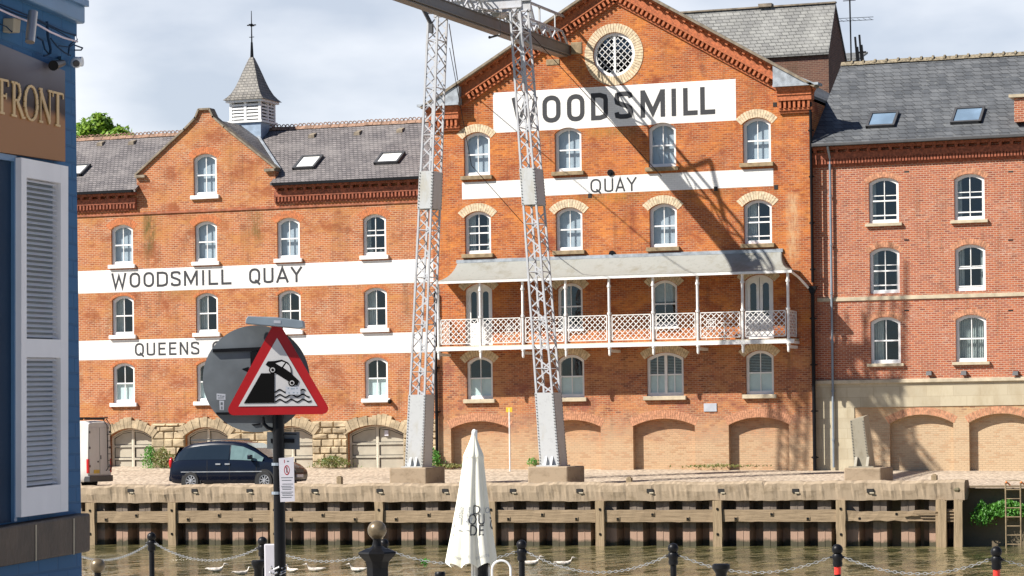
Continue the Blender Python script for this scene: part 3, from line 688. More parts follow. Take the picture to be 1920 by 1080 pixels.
# balcony level openings
for k, xc in bal:
    if k == 'win': window(mill, xc, 4.35, 1.14, 1.95, .24, 0, 'buff', ('white', .08, .1, .1), 'half' if xc > -38 else 'left', depth=.12)
    else:
        mb = MB(); arcring(xc, DZ+.03, 1.236, 2.645, .26, .09, .1, .24, mb)
        d = mb.build('balcony_door', 'white', mill)
        for sg in (-1, 1):
            q = MB(); xa, xb = sorted((xc+sg*.012, xc+sg*.53))
            zt = 6.0
            outer = [(xa, DZ+.1), (xb, DZ+.1), (xb, topz(xc, DZ, 1.24, 2.66, .26, xb)-.07), ((xa+xb)/2, topz(xc, DZ, 1.24, 2.66, .26, (xa+xb)/2)-.07), (xa, topz(xc, DZ, 1.24, 2.66, .26, xa)-.07)]
            xm = (xa+xb)/2; hole = opening(xm, DZ+1.0, .27, 1.35, .1)
            cw = cutwall(outer, [hole], .14, .05); q.add(cw.v, cw.f); q.box(xm-.15, xm+.15, .132, .142, DZ+.2, DZ+.85)
            lf = q.build('leaf', 'white', d)
            pb = MB(); pb.add([(x, .165, z) for x, z in hole], [tuple(range(len(hole)))]); pb.build('pane', 'glass', d)
        l = MB(); voussoirs(l, xc, DZ+2.66-.26+.03, 1.26, .26, .34, -.014, .1, 15, over=.1, gap=.1); l.build('lintel', 'buff', d)
# round window
rw = MB(); n = 40
def ring(mb, c, r0, r1, y0, y1, n=40):
    vs = []
    for y in (y0, y1):
        for r in (r0, r1):
            vs += [(c.x+r*math.cos(2*PI*i/n), y, c.z+r*math.sin(2*PI*i/n)) for i in range(n)]
    fs = []
    for i in range(n):
        j = (i+1) % n; fs += [(i, j, n+j, n+i), (2*n+i, 3*n+i, 3*n+j, 2*n+j), (i, 2*n+i, 2*n+j, j), (n+i, n+j, 3*n+j, 3*n+i)]
    mb.add(vs, fs)
ring(rw, oc, .80, .925, .08, .2); rw.box(oc.x-.045, oc.x+.045, .1, .17, oc.z-.8, oc.z+.8)
for k in range(-5, 6):
    o_ = k*.28
    for sg in (1, -1):
        h_ = math.sqrt(max(0, .8**2-(o_/1.414)**2*1.0)) if abs(o_)/1.414 < .8 else 0
        if h_ < .1: continue
        cx, cz = oc.x+o_*.5, oc.z+sg*o_*.5*-1
        a_ = .7071*h_
        rw.bar((cx-a_, .135, cz-a_*sg), (cx+a_, .135, cz+a_*sg), .024, .024, up=Vector((0, 1, 0)))
rwo = rw.build('round_window', 'white', mill)
pb = MB(); pb.add([(oc.x+.82*math.cos(2*PI*i/32), .16, oc.z+.82*math.sin(2*PI*i/32)) for i in range(32)], [tuple(range(32))]); pb.build('pane', 'glass', rwo)
vr = MB()
for i in range(60):
    a0, a1 = 2*PI*(i+.07)/60, 2*PI*(i+.93)/60; r0, r1 = .932, 1.30
    vr.prism([(oc.x+r*math.cos(a), oc.z+r*math.sin(a)) for r, a in ((r0, a0), (r1, a0), (r1, a1), (r0, a1))], -.02, .2)
vr.build('brick_surround', 'buff', rwo)
st = MB(); a = P(1085, 92); st.box(a.x-.35, a.x+.15, -.03, .1, a.z-.2, a.z+.3); st.build('beam_padstone', 'sillstone', mill, bevel=.02)
st = MB(); a = P(1045, 115); st.box(a.x-.5, a.x+.1, -.03, .1, a.z-.15, a.z+.1); st.build('beam_padstone', 'sillstone', mill, bevel=.02)
# tie plates, vents, drainpipes
for px, py in ((1145, 324), (1148, 476)):
    a = P(px, py); t_ = MB(); vs_ = [(r, z) for r, z in ((.13, 0), (.13, .04), (.09, .06), (.03, .07))]
    t_.prism([(a.x+.14*math.cos(i*PI/8), a.z+.14*math.sin(i*PI/8)) for i in range(16)], -.05, .02); t_.prism([(a.x+.05*math.cos(i*PI/4), a.z+.05*math.sin(i*PI/4)) for i in range(8)], -.09, -.05); t_.build('tie_plate', 'black', mill)
for px, py in ((1283, 67), (1453, 196), (1342, 354), (1455, 351), (1106, 367)):
    a = P(px, py); MB().box(a.x-.08, a.x+.08, -.015, .02, a.z-.09, a.z+.09).build('air_brick', 'dark', mill)
def pipe(par, x, y, z0, z1, r, mat, hopper=True, name='drainpipe'):
    t_ = MB(); t_.tube([(x, y, z0), (x, y, z1)], r, 10)
    z = z0+.5
    while z < z1: t_.tube([(x, y, z), (x, y, z+.09)], r*1.25, 10); t_.box(x-r*1.9, x+r*1.9, y+.01, y+r+.06, z+.02, z+.07); z += 1.9
    if hopper: t_.prism([(x-.08, z1-.3), (x+.08, z1-.3), (x+.2, z1), (x-.2, z1)], y-.12, y+.1)
    return t_.build(name, mat, par, smooth=False)
pipe(mill, XR+.03, -.1, ZB-.2, 5.85, .075, 'black'); pipe(mill, XR+.03, -.08, 6.0, 13.4, .06, 'black', False)
pipe(mill, XL+.12, -.12, ZB, 6.1, .07, 'black', False)
a = P(1332, 764); plq = single('wall_plaque', MB().box(a.x-.28, a.x+.28, -.03, -.002, a.z-.17, a.z+.17), 'sticker', 'small pale rectangular plaque on the brick wall above the blind arches', 'plaque', bevel=.006)
tv, tf = text2d('KEEP QUAY\nCLEAR', .1); 
# ---------------- balcony
YBL = -1.28
bx0 = X(822, 600, YBL); bx1 = X(1478, 600, YBL); step = (bx1-bx0)/8
b = MB(); b.box(bx0-.1, bx1+.1, YBL-.05, -.002, 3.62, 3.70)
bl = b.build('balcony', 'stone', mill)
g = MB(); g.box(bx0-.12, bx1+.25, YBL-.08, YBL+.04, 3.50, 3.66); g.box(bx0-.12, bx0, YBL+.04, -.01, 3.5, 3.6)
g.box(bx1, bx1+.12, YBL+.04, -.01, 3.5, 3.6); g.build('edge_girder', 'offwhite', bl)
for i in range(9):
    x = bx0+step*i; p = MB(); p.tube([(x, YBL, 3.2), (x, YBL, 6.42)], .058, 10); p.ball((x, YBL, 3.18), .05, n=10, m=6)
    for z in (3.44, 4.86, 6.0): p.tube([(x, YBL, z), (x, YBL, z+.09)], .085, 10)
    p.box(x-.05, x+.05, YBL, -.01, 3.3, 3.42) if i % 2 == 0 else None
    p.build('balcony_post', 'offwhite', bl, smooth=True)
def lattice(mb, A, B, z0, z1, fr=.035, th=.03, pitch=.17):
    A = Vector(A); B = Vector(B); d = (B-A); L = d.length; d /= L; nrm = Vector((d.y, -d.x, 0))
    def pt(u, z, o=0): return A+d*u+nrm*o+Vector((0, 0, z-A.z))
    for za in (z0, z1): mb.bar(pt(0, za), pt(L, za), fr, fr)
    for u in (0, L): mb.bar(pt(u, z0), pt(u, z1), fr, fr)
    H = z1-z0
    for sg in (1, -1):
        u = -H
        while u < L+H:
            a0, a1 = (u, z0), (u+H*1.0, z1)
            lo = max(0, -u); hi = min(H, L-u)
            if hi > lo+.03:
                if sg > 0: mb.bar(pt(u+lo, z0+lo, .008), pt(u+hi, z0+hi, .008), th, .012, up=nrm)
                else: mb.bar(pt(u+lo, z1-lo, -.008), pt(u+hi, z1-hi, -.008), th, .012, up=nrm)
            u += pitch*1.414
for i in range(8):
    m_ = MB(); lattice(m_, (bx0+step*i+.12, YBL, 3.8), (bx0+step*(i+1)-.12, YBL, 3.8), 3.80, 4.83); m_.build('railing_panel', 'offwhite', bl)
for x in (bx0, bx1):
    m_ = MB(); lattice(m_, (x, YBL+.1, 3.8), (x, -.03, 3.8), 3.80, 4.83); m_.build('railing_panel', 'offwhite', bl)
    # scroll bracket
# canopy: concave sheet from the wall to the front beam, hipped ends
cn = MB(); prof = []
for i in range(9):
    s_ = i/8; prof.append((s_, 7.30-.84*(1-(1-s_)**1.9)))       # (0 at wall .. 1 front, z)
wx0, wx1 = -45.85, -31.5; fx0, fx1 = bx0-.12, bx1+.18
rows = []
for s_, z in prof:
    y = -.02+(YBL-.1)*s_; e_ = s_**1.6
    rows.append([(wx0+(fx0-wx0)*e_, y, z), (wx1+(fx1-wx1)*e_, y, z)])
vs = []; fs = []; NX = 40
for ri, (a, b_) in enumerate(rows):
    for i in range(NX+1):
        vs.append((a[0]+(b_[0]-a[0])*i/NX, a[1], a[2]+random.uniform(-.006, .006)))
for ri in range(8):
    for i in range(NX): fs.append((ri*(NX+1)+i, ri*(NX+1)+i+1, (ri+1)*(NX+1)+i+1, (ri+1)*(NX+1)+i))
cn.add(vs, fs)
for side in (0, 1):      # the ends turn back to the wall
    vs = []; fs = []
    for a in rows:
        p = a[side]; vs += [p, (p[0]+(0), -.02, p[2]+0)]
    for ri in range(8): fs.append((2*ri, 2*ri+1, 2*ri+3, 2*ri+2))
    cn.add(vs, fs)
M['canopy'] = rusty('mossy_lead_canopy', (.25, .25, .225), (.15, .13, .08), .8, ns=1.1, rough=.7, zs=.6)
co = cn.build('canopy', 'canopy', bl)
md = co.modifiers.new('s', 'SOLIDIFY'); md.thickness = .03
c = MB(); c.box(wx0-.05, wx1+.08, -.07, .0, 7.30, 7.44); c.build('lead_flashing', 'lead', bl)
c = MB(); c.box(fx0-.03, fx1+.03, YBL-.16, YBL-.06, 6.36, 6.46); c.box(fx0, fx1, YBL-.05, YBL+.05, 6.41, 6.45)
c.tube([(fx1, YBL-.1, 6.4), (fx1+.1, -.6, 6.2), (XR-.1, -.15, 5.75)], .05, 8); c.build('gutter', 'offwhite', bl)
# cafe furniture on the balcony
def chair(x, y, z, lab):
    c = MB()
    for a, b_ in ((-.2, -.2), (.2, -.2), (.2, .2), (-.2, .2)): c.bar((x+a, y+b_, z), (x+a, y+b_, z+.45), .02)
    c.box(x-.22, x+.22, y-.22, y+.22, z+.44, z+.47)
    for k in range(5): c.bar((x-.2+.1*k, y+.2, z+.46), (x-.2+.1*k, y+.24, z+.9), .015)
    for k in range(3): c.bar((x-.2, y+.21+.01*k, z+.6+.14*k), (x+.2, y+.21+.01*k, z+.6+.14*k), .02)
    return single('cafe_chair', c, 'offwhite', lab, 'chair', 'white chairs on the balcony')
a = P(955, 620, -.6).x; chair(a, -.6, 3.7, 'white metal chair at the left end of the balcony near its left door')
a = P(1352, 620, -.6).x; chair(a-.5, -.6, 3.7, 'white metal chair on the balcony between the blind window and the right door')
c = MB(); c.tube([(a+.15, -.6, 3.7), (a+.15, -.6, 4.4)], .03, 8); c.lathe([(.3, 0), (.3, .03)], (a+.15, -.6, 4.4), 20); c.lathe([(.18, 0), (.03, .04)], (a+.15, -.6, 3.7), 12)
single('cafe_table', c, 'offwhite', 'small round white table on the balcony beside a white chair', 'table')

# ================================================================= LEFT WAREHOUSE
YL = .35
ware = thing('warehouse_building', 'long low orange brick warehouse with painted word bands and one small gable', 'building', (-56, YL, ZB))
def PL(px, py): return P(px, py, YL)
k_ = (115+YL)/115
cx = [-62.1*k_, -57.9*k_, -53.86*k_, -49.74*k_]
wl = []
for j, xc in enumerate(cx):
    wl += [(xc, 7.77*k_, 1.1, 1.80, .2, ['net', 'net', 'net', 'sides things'][j], [0, 0, 0, .2][j]), (xc, 4.6*k_, 1.1, 1.78, .2, ['left', 'left', 'left', 'left'][j], 0), (xc, 1.55*k_, 1.1, 1.8, .2, 'frost', 0)]
gw = P(386, 368, YL); wl.append((-57.9*k_, 10.72*k_, 1.15, 1.85, .2, 'left net', 0))
gx0, gx1 = PL(256, 322).x, PL(516, 312).x; gxc = PL(388, 205).x; gzt = PL(388, 206).z; EZ = 11.02
shz = PL(516, 316).z
WX0 = -72.0; WX1 = XL+.02
def gpt(px, py): q = PL(px, py); return (q.x, q.z)
# gable outline, symmetric: flat cap, short concave flare, straight rake
half = (gx1-gx0)/2; gcx = (gx0+gx1)/2
gout = [(gcx+half, shz-.2), (gcx+half, shz), (gcx+half*.28, gzt-.84), (gcx+half*.12, gzt-.36), (gcx+.24, gzt), (gcx-.24, gzt), (gcx-half*.12, gzt-.36), (gcx-half*.28, gzt-.84), (gcx-half, shz), (gcx-half, shz-.2)]
doors = [(PL(246, 840).x, PL(285, 840).x-PL(206, 840).x), (PL(388, 840).x, 2.12), (PL(546, 840).x, 2.12), (PL(705, 840).x, PL(757, 840).x-PL(652, 840).x)]
DZT = .40
hl = [opening(x, z, w_, h, r) for x, z, w_, h, r, l, o in wl]
outer = [(WX0, -2.4), (WX1, -2.4), (WX1, EZ), (gcx+half, EZ)]+gout+[(gcx-half, EZ), (WX0, EZ)]
hl2 = hl+[opening(x, -2.2, w_, DZT+2.2, .36) for x, w_ in doors]
cutwall(outer, hl2, YL, .35).build('wall', 'ware', ware)
s = MB(); s.box(WX0, WX1-.1, 9.6, 9.9, -2.3, EZ-.1); s.box(WX0+.1, WX1-.1, 3.4, 3.5, -2, EZ-.3)
for z in (-.6, .9, 4.1, 7.3, 10.3): s.box(WX0+.1, WX1-.1, YL+.4, 3.4, z-.05, z+.05)
s.build('inner_partition', 'inner', ware)
for x, z, w_, h, r, look, op in wl:
    window(ware, x, z, w_, h, r, YL, 'arch_red', ('white', .13, .17, .12), look, open_=op, depth=.10, lt=.3 if z > 7 else .11)
# roof planes: eave at EZ, ridge RY back
RY, RZ = YL+4.6, 14.05; EY = YL-.35
rf = MB()
slr = (RZ-EZ-.12)/(RY-EY); ym = YL+.36; zm_ = EZ+.12+slr*(ym-EY)
roofslab(rf, WX0, WX1, ym, zm_, RY, RZ); roofslab(rf, WX0, gcx-half+.1, EY, EZ+.12, ym, zm_); roofslab(rf, gcx+half-.1, WX1, EY, EZ+.12, ym, zm_); roofslab(rf, WX0, WX1, RY+4.6, EZ, RY, RZ)
rfo = rf.build('roof', 'slate_purple', ware)
# cross gable roof
sl = (RZ-EZ-.12)/(RY-EY)
cg = MB(); gz = gzt-.32
for sg in (-1, 1):
    x1 = gcx+sg*(half-.05); z1 = shz-.05
    yv = EY+(z1-EZ-.12)/sl; 
    pts = [(gcx, YL+.3, gz), (gcx, RY+.1, gz), (x1, max(yv, YL+.35), z1+.02), (x1, YL+.3, z1+.02)]
    cg.add(pts+[(p[0], p[1], p[2]-.1) for p in pts], [(0, 1, 2, 3), (7, 6, 5, 4), (0, 4, 5, 1), (1, 5, 6, 2), (2, 6, 7, 3), (3, 7, 4, 0)])
cg.build('gable_roof', 'slate_purple', ware)
v = MB(); v.bar((gcx+half-.02, YL+.5, shz+.03), (gcx+.1, RY, gz+.03), .12, .03); v.build('lead_valley', 'lead', ware)
cp = MB()
go = gout[1:-1]
for a, b_ in zip(go[:-1], go[1:]):
    d = Vector((b_[0]-a[0], b_[1]-a[1])).normalized(); nn = Vector((-d.y, d.x)); nn = nn if nn.y > 0 else -nn
    cp.prism([(a[0]-d.x*.03, a[1]-d.y*.03), (b_[0]+d.x*.03, b_[1]+d.y*.03), (b_[0]+nn.x*.08+d.x*.03, b_[1]+nn.y*.08+d.y*.03), (a[0]+nn.x*.08-d.x*.03, a[1]+nn.y*.08-d.y*.03)], YL-.10, YL+.42)
for sg in (-1, 1):
    x = gcx+sg*(half+.02); cp.box(min(x, x-sg*.5), max(x, x-sg*.5)+.0, YL-.16, YL+.42, shz-.12, shz-.005)
cp.build('gable_coping', 'coping', ware)
# ridge tiles, crested
def ridge(par, x0, x1, y, z, mat, crest, step=.42, name='ridge_tiles', slope=0):
    r = MB(); x = x0
    while x < x1-.05:
        e_ = min(x+step-.02, x1); zz = z+random.uniform(-.012, .012)+slope*(x-x0)
        r.add([(x, y-.17, zz-.08), (e_, y-.17, zz-.08), (e_, y, zz+.09), (x, y, zz+.09), (e_, y+.17, zz-.08), (x, y+.17, zz-.08)], [(0, 1, 2, 3), (3, 2, 4, 5), (0, 3, 5), (1, 4, 2)])
        if crest:
            for q in (0.02, .21):
                c_ = []
                for i in range(7):
                    a = PI*i/6; c_.append((x+q+.095+.09*math.cos(a), zz+.08+.11*math.sin(a)))
                ribbon(r, c_, .035, y-.02, y+.02)
        else: r.box(e_-.05, e_+.02, y-.2, y+.2, zz-.06, zz+.12+random.uniform(-.02, .05)) if False else r.tube([(e_-.04, y, zz+.0), (e_+.04, y, zz+.0)], .13+random.uniform(0, .03), 8)
        x += step
    return r.build(name, mat, par)
ridge(ware, WX0, WX1, RY, RZ+.02, 'terra', True)
# eaves cornice left and right of gable
def cornice(par, xa, xb, y, zt, mat, dent=.17):
    c = MB(); c.box(xa, xb, y-.30, y-.001, zt-.12, zt-.0); x = xa+.1
    while x < xb-.1: c.box(x, x+.12, y-.27, y-.002, zt-.24, zt-.12); x += .45
    c.box(xa, xb, y-.17, y-.0015, zt-.5, zt-.24)
    c.box(xa, xb, y-.10, y-.001, zt-.72, zt-.5)
    x = xa
    while x < xb-.08: c.box(x, x+.08, y-.16, y-.1, zt-.70, zt-.5); x += dent
    c.box(xa, xb, y-.06, y-.001, zt-.80, zt-.72)
    return c.build('eaves_cornice', mat, par)
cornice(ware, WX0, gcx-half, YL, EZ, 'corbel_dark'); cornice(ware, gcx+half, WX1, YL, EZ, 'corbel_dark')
for xa, xb in ((WX0, gcx-half-.02), (gcx+half+.02, WX1)):
    g = MB(); g.box(xa, xb, EY-.12, EY+.02, EZ-.02, EZ+.1); g.build('gutter', 'black', ware)
g = MB(); g.box(WX0, WX1, YL-.05, YL-.001, 10.02, 10.10); g.build('string_course', 'string', ware)
zz = 7.55*k_
h_ = [opening(x, z-.17, w_+.26, .3, .01) for x, z, w_, h, r, l, o in wl if False]
MB().box(WX0, WX1-.01, YL-.004, YL+.004, 6.55, 7.57).build('painted_band', 'band', ware)
MB().box(WX0, WX1-.01, YL-.004, YL+.004, 3.52, 4.40).build('painted_band', 'band', ware)
W3 = [(208, 238), (242, 262), (268, 288), (293, 313), (317, 337), (342, 368), (373, 381), (388, 406), (411, 433)]
W3 = [(209, 237), (243, 263), (269, 289), (294, 315), (320, 339), (345, 371), (377, 385), (391, 409), (415, 434)]
lettering(ware, 'WOODSMILL', [(PL(a, 522).x, PL(b_, 522).x) for a, b_ in W3], 6.74, 7.42, YL-.004, .105)
lettering(ware, 'QUAY', [(PL(a, 518).x, PL(b_, 518).x) for a, b_ in [(467, 488), (494, 513), (518, 541), (545, 567)]], 6.74, 7.42, YL-.004, .105)
lettering(ware, 'QUEENS', [(PL(a, 655).x, PL(b_, 655).x) for a, b_ in [(253, 270), (275, 291), (297, 311), (317, 331), (337, 353), (358, 374)]], 3.66, 4.24, YL-.004, .088)
lettering(ware, 'QUAY', [(PL(a, 652).x, PL(b_, 652).x) for a, b_ in [(398, 417), (423, 440), (445, 464), (468, 488)]], 3.66, 4.24, YL-.004, .088)
# stone ground floor: rock-faced blocks between the garage doors
blk = MB(); jo = MB(); spans = []
ex = [WX0]+sum([[x-w_/2, x+w_/2] for x, w_ in doors], [])+[WX1-.02]
for i in range(0, len(ex), 2):
    xa, xb = ex[i], ex[i+1]
    jo = MB(); blk = MB(); jo.box(xa, xb, YL-.05, YL-.001, -2.2, .62)
    z = -1.75
    while z < .58:
        h = random.uniform(.22, .42); x = xa
        while x < xb-.05:
            L = random.uniform(.35, .75); xe = min(x+L, xb)
            if xb-xe < .2: xe = xb
            zz2 = min(z+h, .6)
            m2 = random.uniform(.03, .11)
            a0 = (x+.012, YL-.05, z+.012); 
            blk.hexa([(x+.012, YL-.052, z+.012), (xe-.012, YL-.052, z+.012), (xe-.012, YL-.052, zz2-.012), (x+.012, YL-.052, zz2-.012),
                      (x+.05, YL-.05-m2, z+.05), (xe-.05, YL-.05-m2*random.uniform(.6, 1.3), z+.05), (xe-.05, YL-.05-m2*random.uniform(.6, 1.4), zz2-.05), (x+.05, YL-.05-m2, zz2-.05)])
            x = xe
        z += h
    jb = jo.build('stone_pier', 'rubblemortar', ware); blk.build('stone_blocks', 'rubble', jb)
for x, w_ in doors: blk = MB(); voussoirs(blk, x, DZT-.36+.01, w_, .36, .42, YL-.13, YL+.1, 15, over=.1, gap=.07, jit=.2); blk.build('stone_arch', 'rubble', ware)
for di, (x, w_) in enumerate(doors):
    a = MB(); y0 = YL+.18; arcring(x, -1.62, w_-.01, DZT+1.61, .36, .06, y0, y0+.08, a, 12)
    do = a.build('garage_door', 'gateframe', ware)
    zt = lambda q: topz(x, -1.62, w_, DZT+1.62, .36, q)
    pn = MB(); pp = opening(x, -1.58, w_-.08, DZT+1.55, .35, 12); pn.add([(q, y0+.06, z) for q, z in pp], [tuple(range(len(pp)))]); pn.build('leaf', 'gate', do)
    fr = MB(); dk = MB()
    for sg in (-1, 1):
        xa, xb = (x-w_/2+.09, x-.05) if sg < 0 else (x+.05, x+w_/2-.09)
        levels = [-1.52, -.98, -.90, -.36, -.28]
        for k in range(3):
            za = [-1.52, -.95, -.38][k]; zb = [-1.0, -.43, .0][k]
            if k < 2: fr_pts = [(xa, za), (xb, za), (xb, zb), (xa, zb)]
            else: fr_pts = [(xa, za), (xb, za), (xb, zt(xb)-.12), ((xa+xb)/2, zt((xa+xb)/2)-.11), (xa, zt(xa)-.12)]
            ribbon(fr, fr_pts, .035, y0+.0, y0+.05, True); ribbon(dk, [(px_+(.03 if px_ < (xa+xb)/2 else -.03), pz_+(.035 if pz_ < (za+.2) else -.03)) for px_, pz_ in fr_pts], .034, y0+.045, y0+.056, True)
    fr.box(x-.03, x+.03, y0-.01, y0+.05, -1.6, DZT-.05)
    fr.build('panel_frame', 'gateframe', do); dk.build('panel_gap', 'dark', do)
pq = PL(722, 812); MB().box(pq.x-.09, pq.x+.09, YL+.15, YL+.17, pq.z-.12, pq.z+.12).build('notice', 'notice', ware)
# skylights
def skylight(par, px, py, w_, l_, EYy, EZz, slope, mat, tilt=0., bright=False):
    # find the point on the roof plane z = EZz+slope*(y-EYy)
    d = ray(px, py); t_ = (EZz+slope*(CAM.y-EYy)-CAM.z)/(d.z-slope*d.y); c_ = CAM+d*t_
    ax = Vector((1, 0, 0)); ay = Vector((0, 1, slope)).normalized(); an = ax.cross(ay)
    f = MB(); c0 = c_+an*.05
    for sg in (-1, 1):
        f.obox(c0+ax*sg*(w_/2), ax, ay, an, .05, l_/2+.05, .08); f.obox(c0+ay*sg*(l_/2), ax, ay, an, w_/2+.05, .05, .085)
    o = f.build('skylight', 'cartrim', par)
    g = MB(); g.obox(c0+an*.03, ax, ay, an, w_/2-.05, l_/2-.05, .01); g.build('pane', mat, o)
M['skyglass'] = plain('skylight_blind', (.78, .78, .74), .12, var=.03)
M['skyglass2'] = plain('skylight_glass', (.16, .23, .31), .05, var=.2, ns=1.)
sL = (RZ-EZ-.12)/(RY-EY)
skylight(ware, 578, 307, .95, 1.15, EY, EZ+.12, sL, 'skyglass'); skylight(ware, 731, 299, 1.05, .95, EY, EZ+.12, sL, 'skyglass'); skylight(ware, 143, 322, .95, 1.0, EY, EZ+.12, sL, 'skyglass')
vts = MB()
for px, py in ((585, 257), (670, 252), (750, 247), (188, 272), (247, 270)):
    d = ray(px, py); t_ = (EZ+.12+sL*(CAM.y-EY)-CAM.z)/(d.z-sL*d.y); c_ = CAM+d*t_
    vts.hexa([(c_.x-.15, c_.y-.1, c_.z-.05), (c_.x+.15, c_.y-.1, c_.z-.05), (c_.x+.15, c_.y+.3, c_.z), (c_.x-.15, c_.y+.3, c_.z), (c_.x-.13, c_.y-.1, c_.z+.1), (c_.x+.13, c_.y-.1, c_.z+.1), (c_.x+.1, c_.y+.3, c_.z+.22), (c_.x-.1, c_.y+.3, c_.z+.22)])
vts.build('roof_vent', 'coping', ware)
# ventilator turret on the ridge
ty = RY-.2; tcx = P(474, 235, ty).x; zb, zt_ = Z(474, 262, ty), Z(474, 240, ty)
hw = .78
cu = MB(); zt1 = Z(474, 233, ty); zt2 = Z(474, 193, ty)
cu.box(tcx-hw, tcx+hw, ty-hw, ty+hw, RZ-1.1, zt1)
tu = cu.build('ventilator_turret', 'leadblue', ware)
lo = MB(); lo.box(tcx-hw-.08, tcx+hw+.08, ty-hw-.08, ty+hw+.08, zt1, zt1+.1); lo.box(tcx-hw-.14, tcx+hw+.14, ty-hw-.14, ty+hw+.14, zt2-.04, zt2+.07)
for sx in (-1, 0, 1):
    for sy in (-1, 0, 1):
        if sx == 0 and sy == 0: continue
        lo.box(tcx+sx*(hw-.05)-.06, tcx+sx*(hw-.05)+.06, ty+sy*(hw-.05)-.06, ty+sy*(hw-.05)+.06, zt1+.1, zt2-.04)
z = zt1+.16
while z < zt2-.1:
    for sg in (-1, 1):
        for a_, b_ in ((tcx-hw+.08, tcx-.06), (tcx+.06, tcx+hw-.08)):
            lo.hexa([(a_, ty+sg*(hw-.0), z), (b_, ty+sg*hw, z), (b_, ty+sg*(hw-.12), z+.09), (a_, ty+sg*(hw-.12), z+.09), (a_, ty+sg*hw, z+.07), (b_, ty+sg*hw, z+.07), (b_, ty+sg*(hw-.12), z+.14), (a_, ty+sg*(hw-.12), z+.14)])
        for a_, b_ in ((ty-hw+.08, ty-.06), (ty+.06, ty+hw-.08)):
            xx = tcx+sg*hw; xi = tcx+sg*(hw-.12)
            lo.hexa([(xx, a_, z), (xx, b_, z), (xi, b_, z+.09), (xi, a_, z+.09), (xx, a_, z+.07), (xx, b_, z+.07), (xi, b_, z+.14), (xi, a_, z+.14)])
    z += .15
lo.build('louvre', 'white', tu)
MB().box(tcx-hw+.15, tcx+hw-.15, ty-hw+.15, ty+hw-.15, zt1+.1, zt2-.05).build('louvre_core', 'dark', tu)
sp = MB(); H = Z(474, 107, ty)-zt2-.07; pr = [(1.0, 0), (.86, .07), (.72, .16), (.58, .3), (.46, .46), (.34, .64), (.2, .84), (.09, .985), (.05, 1.)]
sp.lathe([(1.42*1.01*r, zt2+.07+h*H) for r, h in pr], (tcx, ty, 0), 4, PI/4)
sp.build('spire', 'slate_cup', tu)
fn = MB(); zf = Z(474, 112, ty); zt3 = Z(474, 20, ty)
fn.tube([(tcx, ty, zf), (tcx, ty, zf+.8)], [.09, .05], 8); fn.tube([(tcx, ty, zf+.7), (tcx, ty, zt3)], [.035, .015], 6)
zv = Z(474, 47, ty); fn.bar((tcx-.22, ty, zv), (tcx+.22, ty, zv), .05); fn.bar((tcx, ty-.25, zv), (tcx, ty+.25, zv), .05); fn.ball((tcx, ty, zv), .08, n=8, m=6); fn.bar((tcx-.12, ty, zv-.55), (tcx+.12, ty, zv-.55), .03)
fn.build('finial', 'black', tu)
a = PL(733, 752); lm = MB(); lm.ball((a.x, YL-.14, a.z-.02), .09, .12, .1, 10, 6); lm.build('wall_lamp', 'black', ware)
a = PL(595, 554)
# ================================================================= RIGHT BLOCK
YR = .30; RX0 = XR+.005; RX1 = 34.0
blkb = thing('brick_block', 'plain newer brick block with slate roof and pale stone band, right of the mill', 'building', (-24, YR, ZB))
kr = (115+YR)/115; rc = [(-27.17+3.51*i_)*kr for i_ in range(17)]; wr = []
for j, xc in enumerate(rc):
    wr += [(xc, 8.33*kr, 1.24, 1.86, .2, 'sides', .2), (xc, 5.47*kr, 1.24, 1.88, .2, 'sides', [.22, .06][j % 2]), (xc, 2.62*kr, 1.25, 1.9, .2, ['left', 'full'][j % 2], 0)]
RE = 11.55; SB = 1.98
hr = [opening(x, z, w_, h, r) for x, z, w_, h, r, l, o in wr]
cutwall([(RX0, SB), (RX1, SB), (RX1, RE), (RX0, RE)], hr, YR, .33).build('wall', 'block', blkb)
for x, z, w_, h, r, look, op in wr:
    window(blkb, x, z, w_, h, r, YR, 'arch_pink', ('stone', .14, .13, .12) if not (5 < z < 6) else None, look, open_=op, depth=.1, lt=.22)
MB().box(RX0+.12, RX1, YR-.05, YR-.001, 5.20*kr, 5.36*kr).build('string_course', 'stone', blkb, bevel=.01)
c = MB(); c.box(RX0, RX1, YR-.12, YR+.3, SB-.16, SB-.001); c.build('stone_cornice', 'stone', blkb, bevel=.02)
ar = [(X(1632, 840, YR), 2.6), (X(1728, 840, YR), 2.62), (X(1878, 840, YR), 2.62), (X(2025, 840, YR), 2.62), (X(2170, 840, YR), 2.62)]+[(X(2170, 840, YR)+3.4*i_, 2.62) for i_ in range(1, 13)]
m, t, b = newmat('ashlar_blocks'); M['ashlar'] = m; v, s = wallvec(t)
bt = node(t, 'ShaderNodeTexBrick', {'Vector': v, 'Color1': (.50, .44, .31, 1), 'Color2': (.43, .375, .265, 1), 'Mortar': (.38, .32, .22, 1), 'Scale': 1., 'Mortar Size': .01, 'Brick Width': 1.1, 'Row Height': .42})
col = mixc(t, ramp(t, noise(t, scaled(t, geo(t), (1, 1, .4)), 1.2, 6, .7), .45, .75, 0, .7), bt.outputs[0], (.30, .23, .13))
t.links.new(col, b.inputs['Base Color']); b.inputs['Roughness'].default_value = .85; bump(t, b, bt.outputs[1], -.4, .015)
AR = .52
cutwall([(RX0, .85), (RX1, .85), (RX1, SB-.161), (RX0, SB-.161)], [], YR-.03, .33).build('stone_band', 'ashlar', blkb)
cutwall([(RX0+1.62, -2.4), (RX1, -2.4), (RX1, .849), (RX0+1.62, .849)], [opening(x, -2.2, w_, AR+2.2, .35) for x, w_ in ar[1:]], YR, .33).build('wall', 'block_low', blkb)
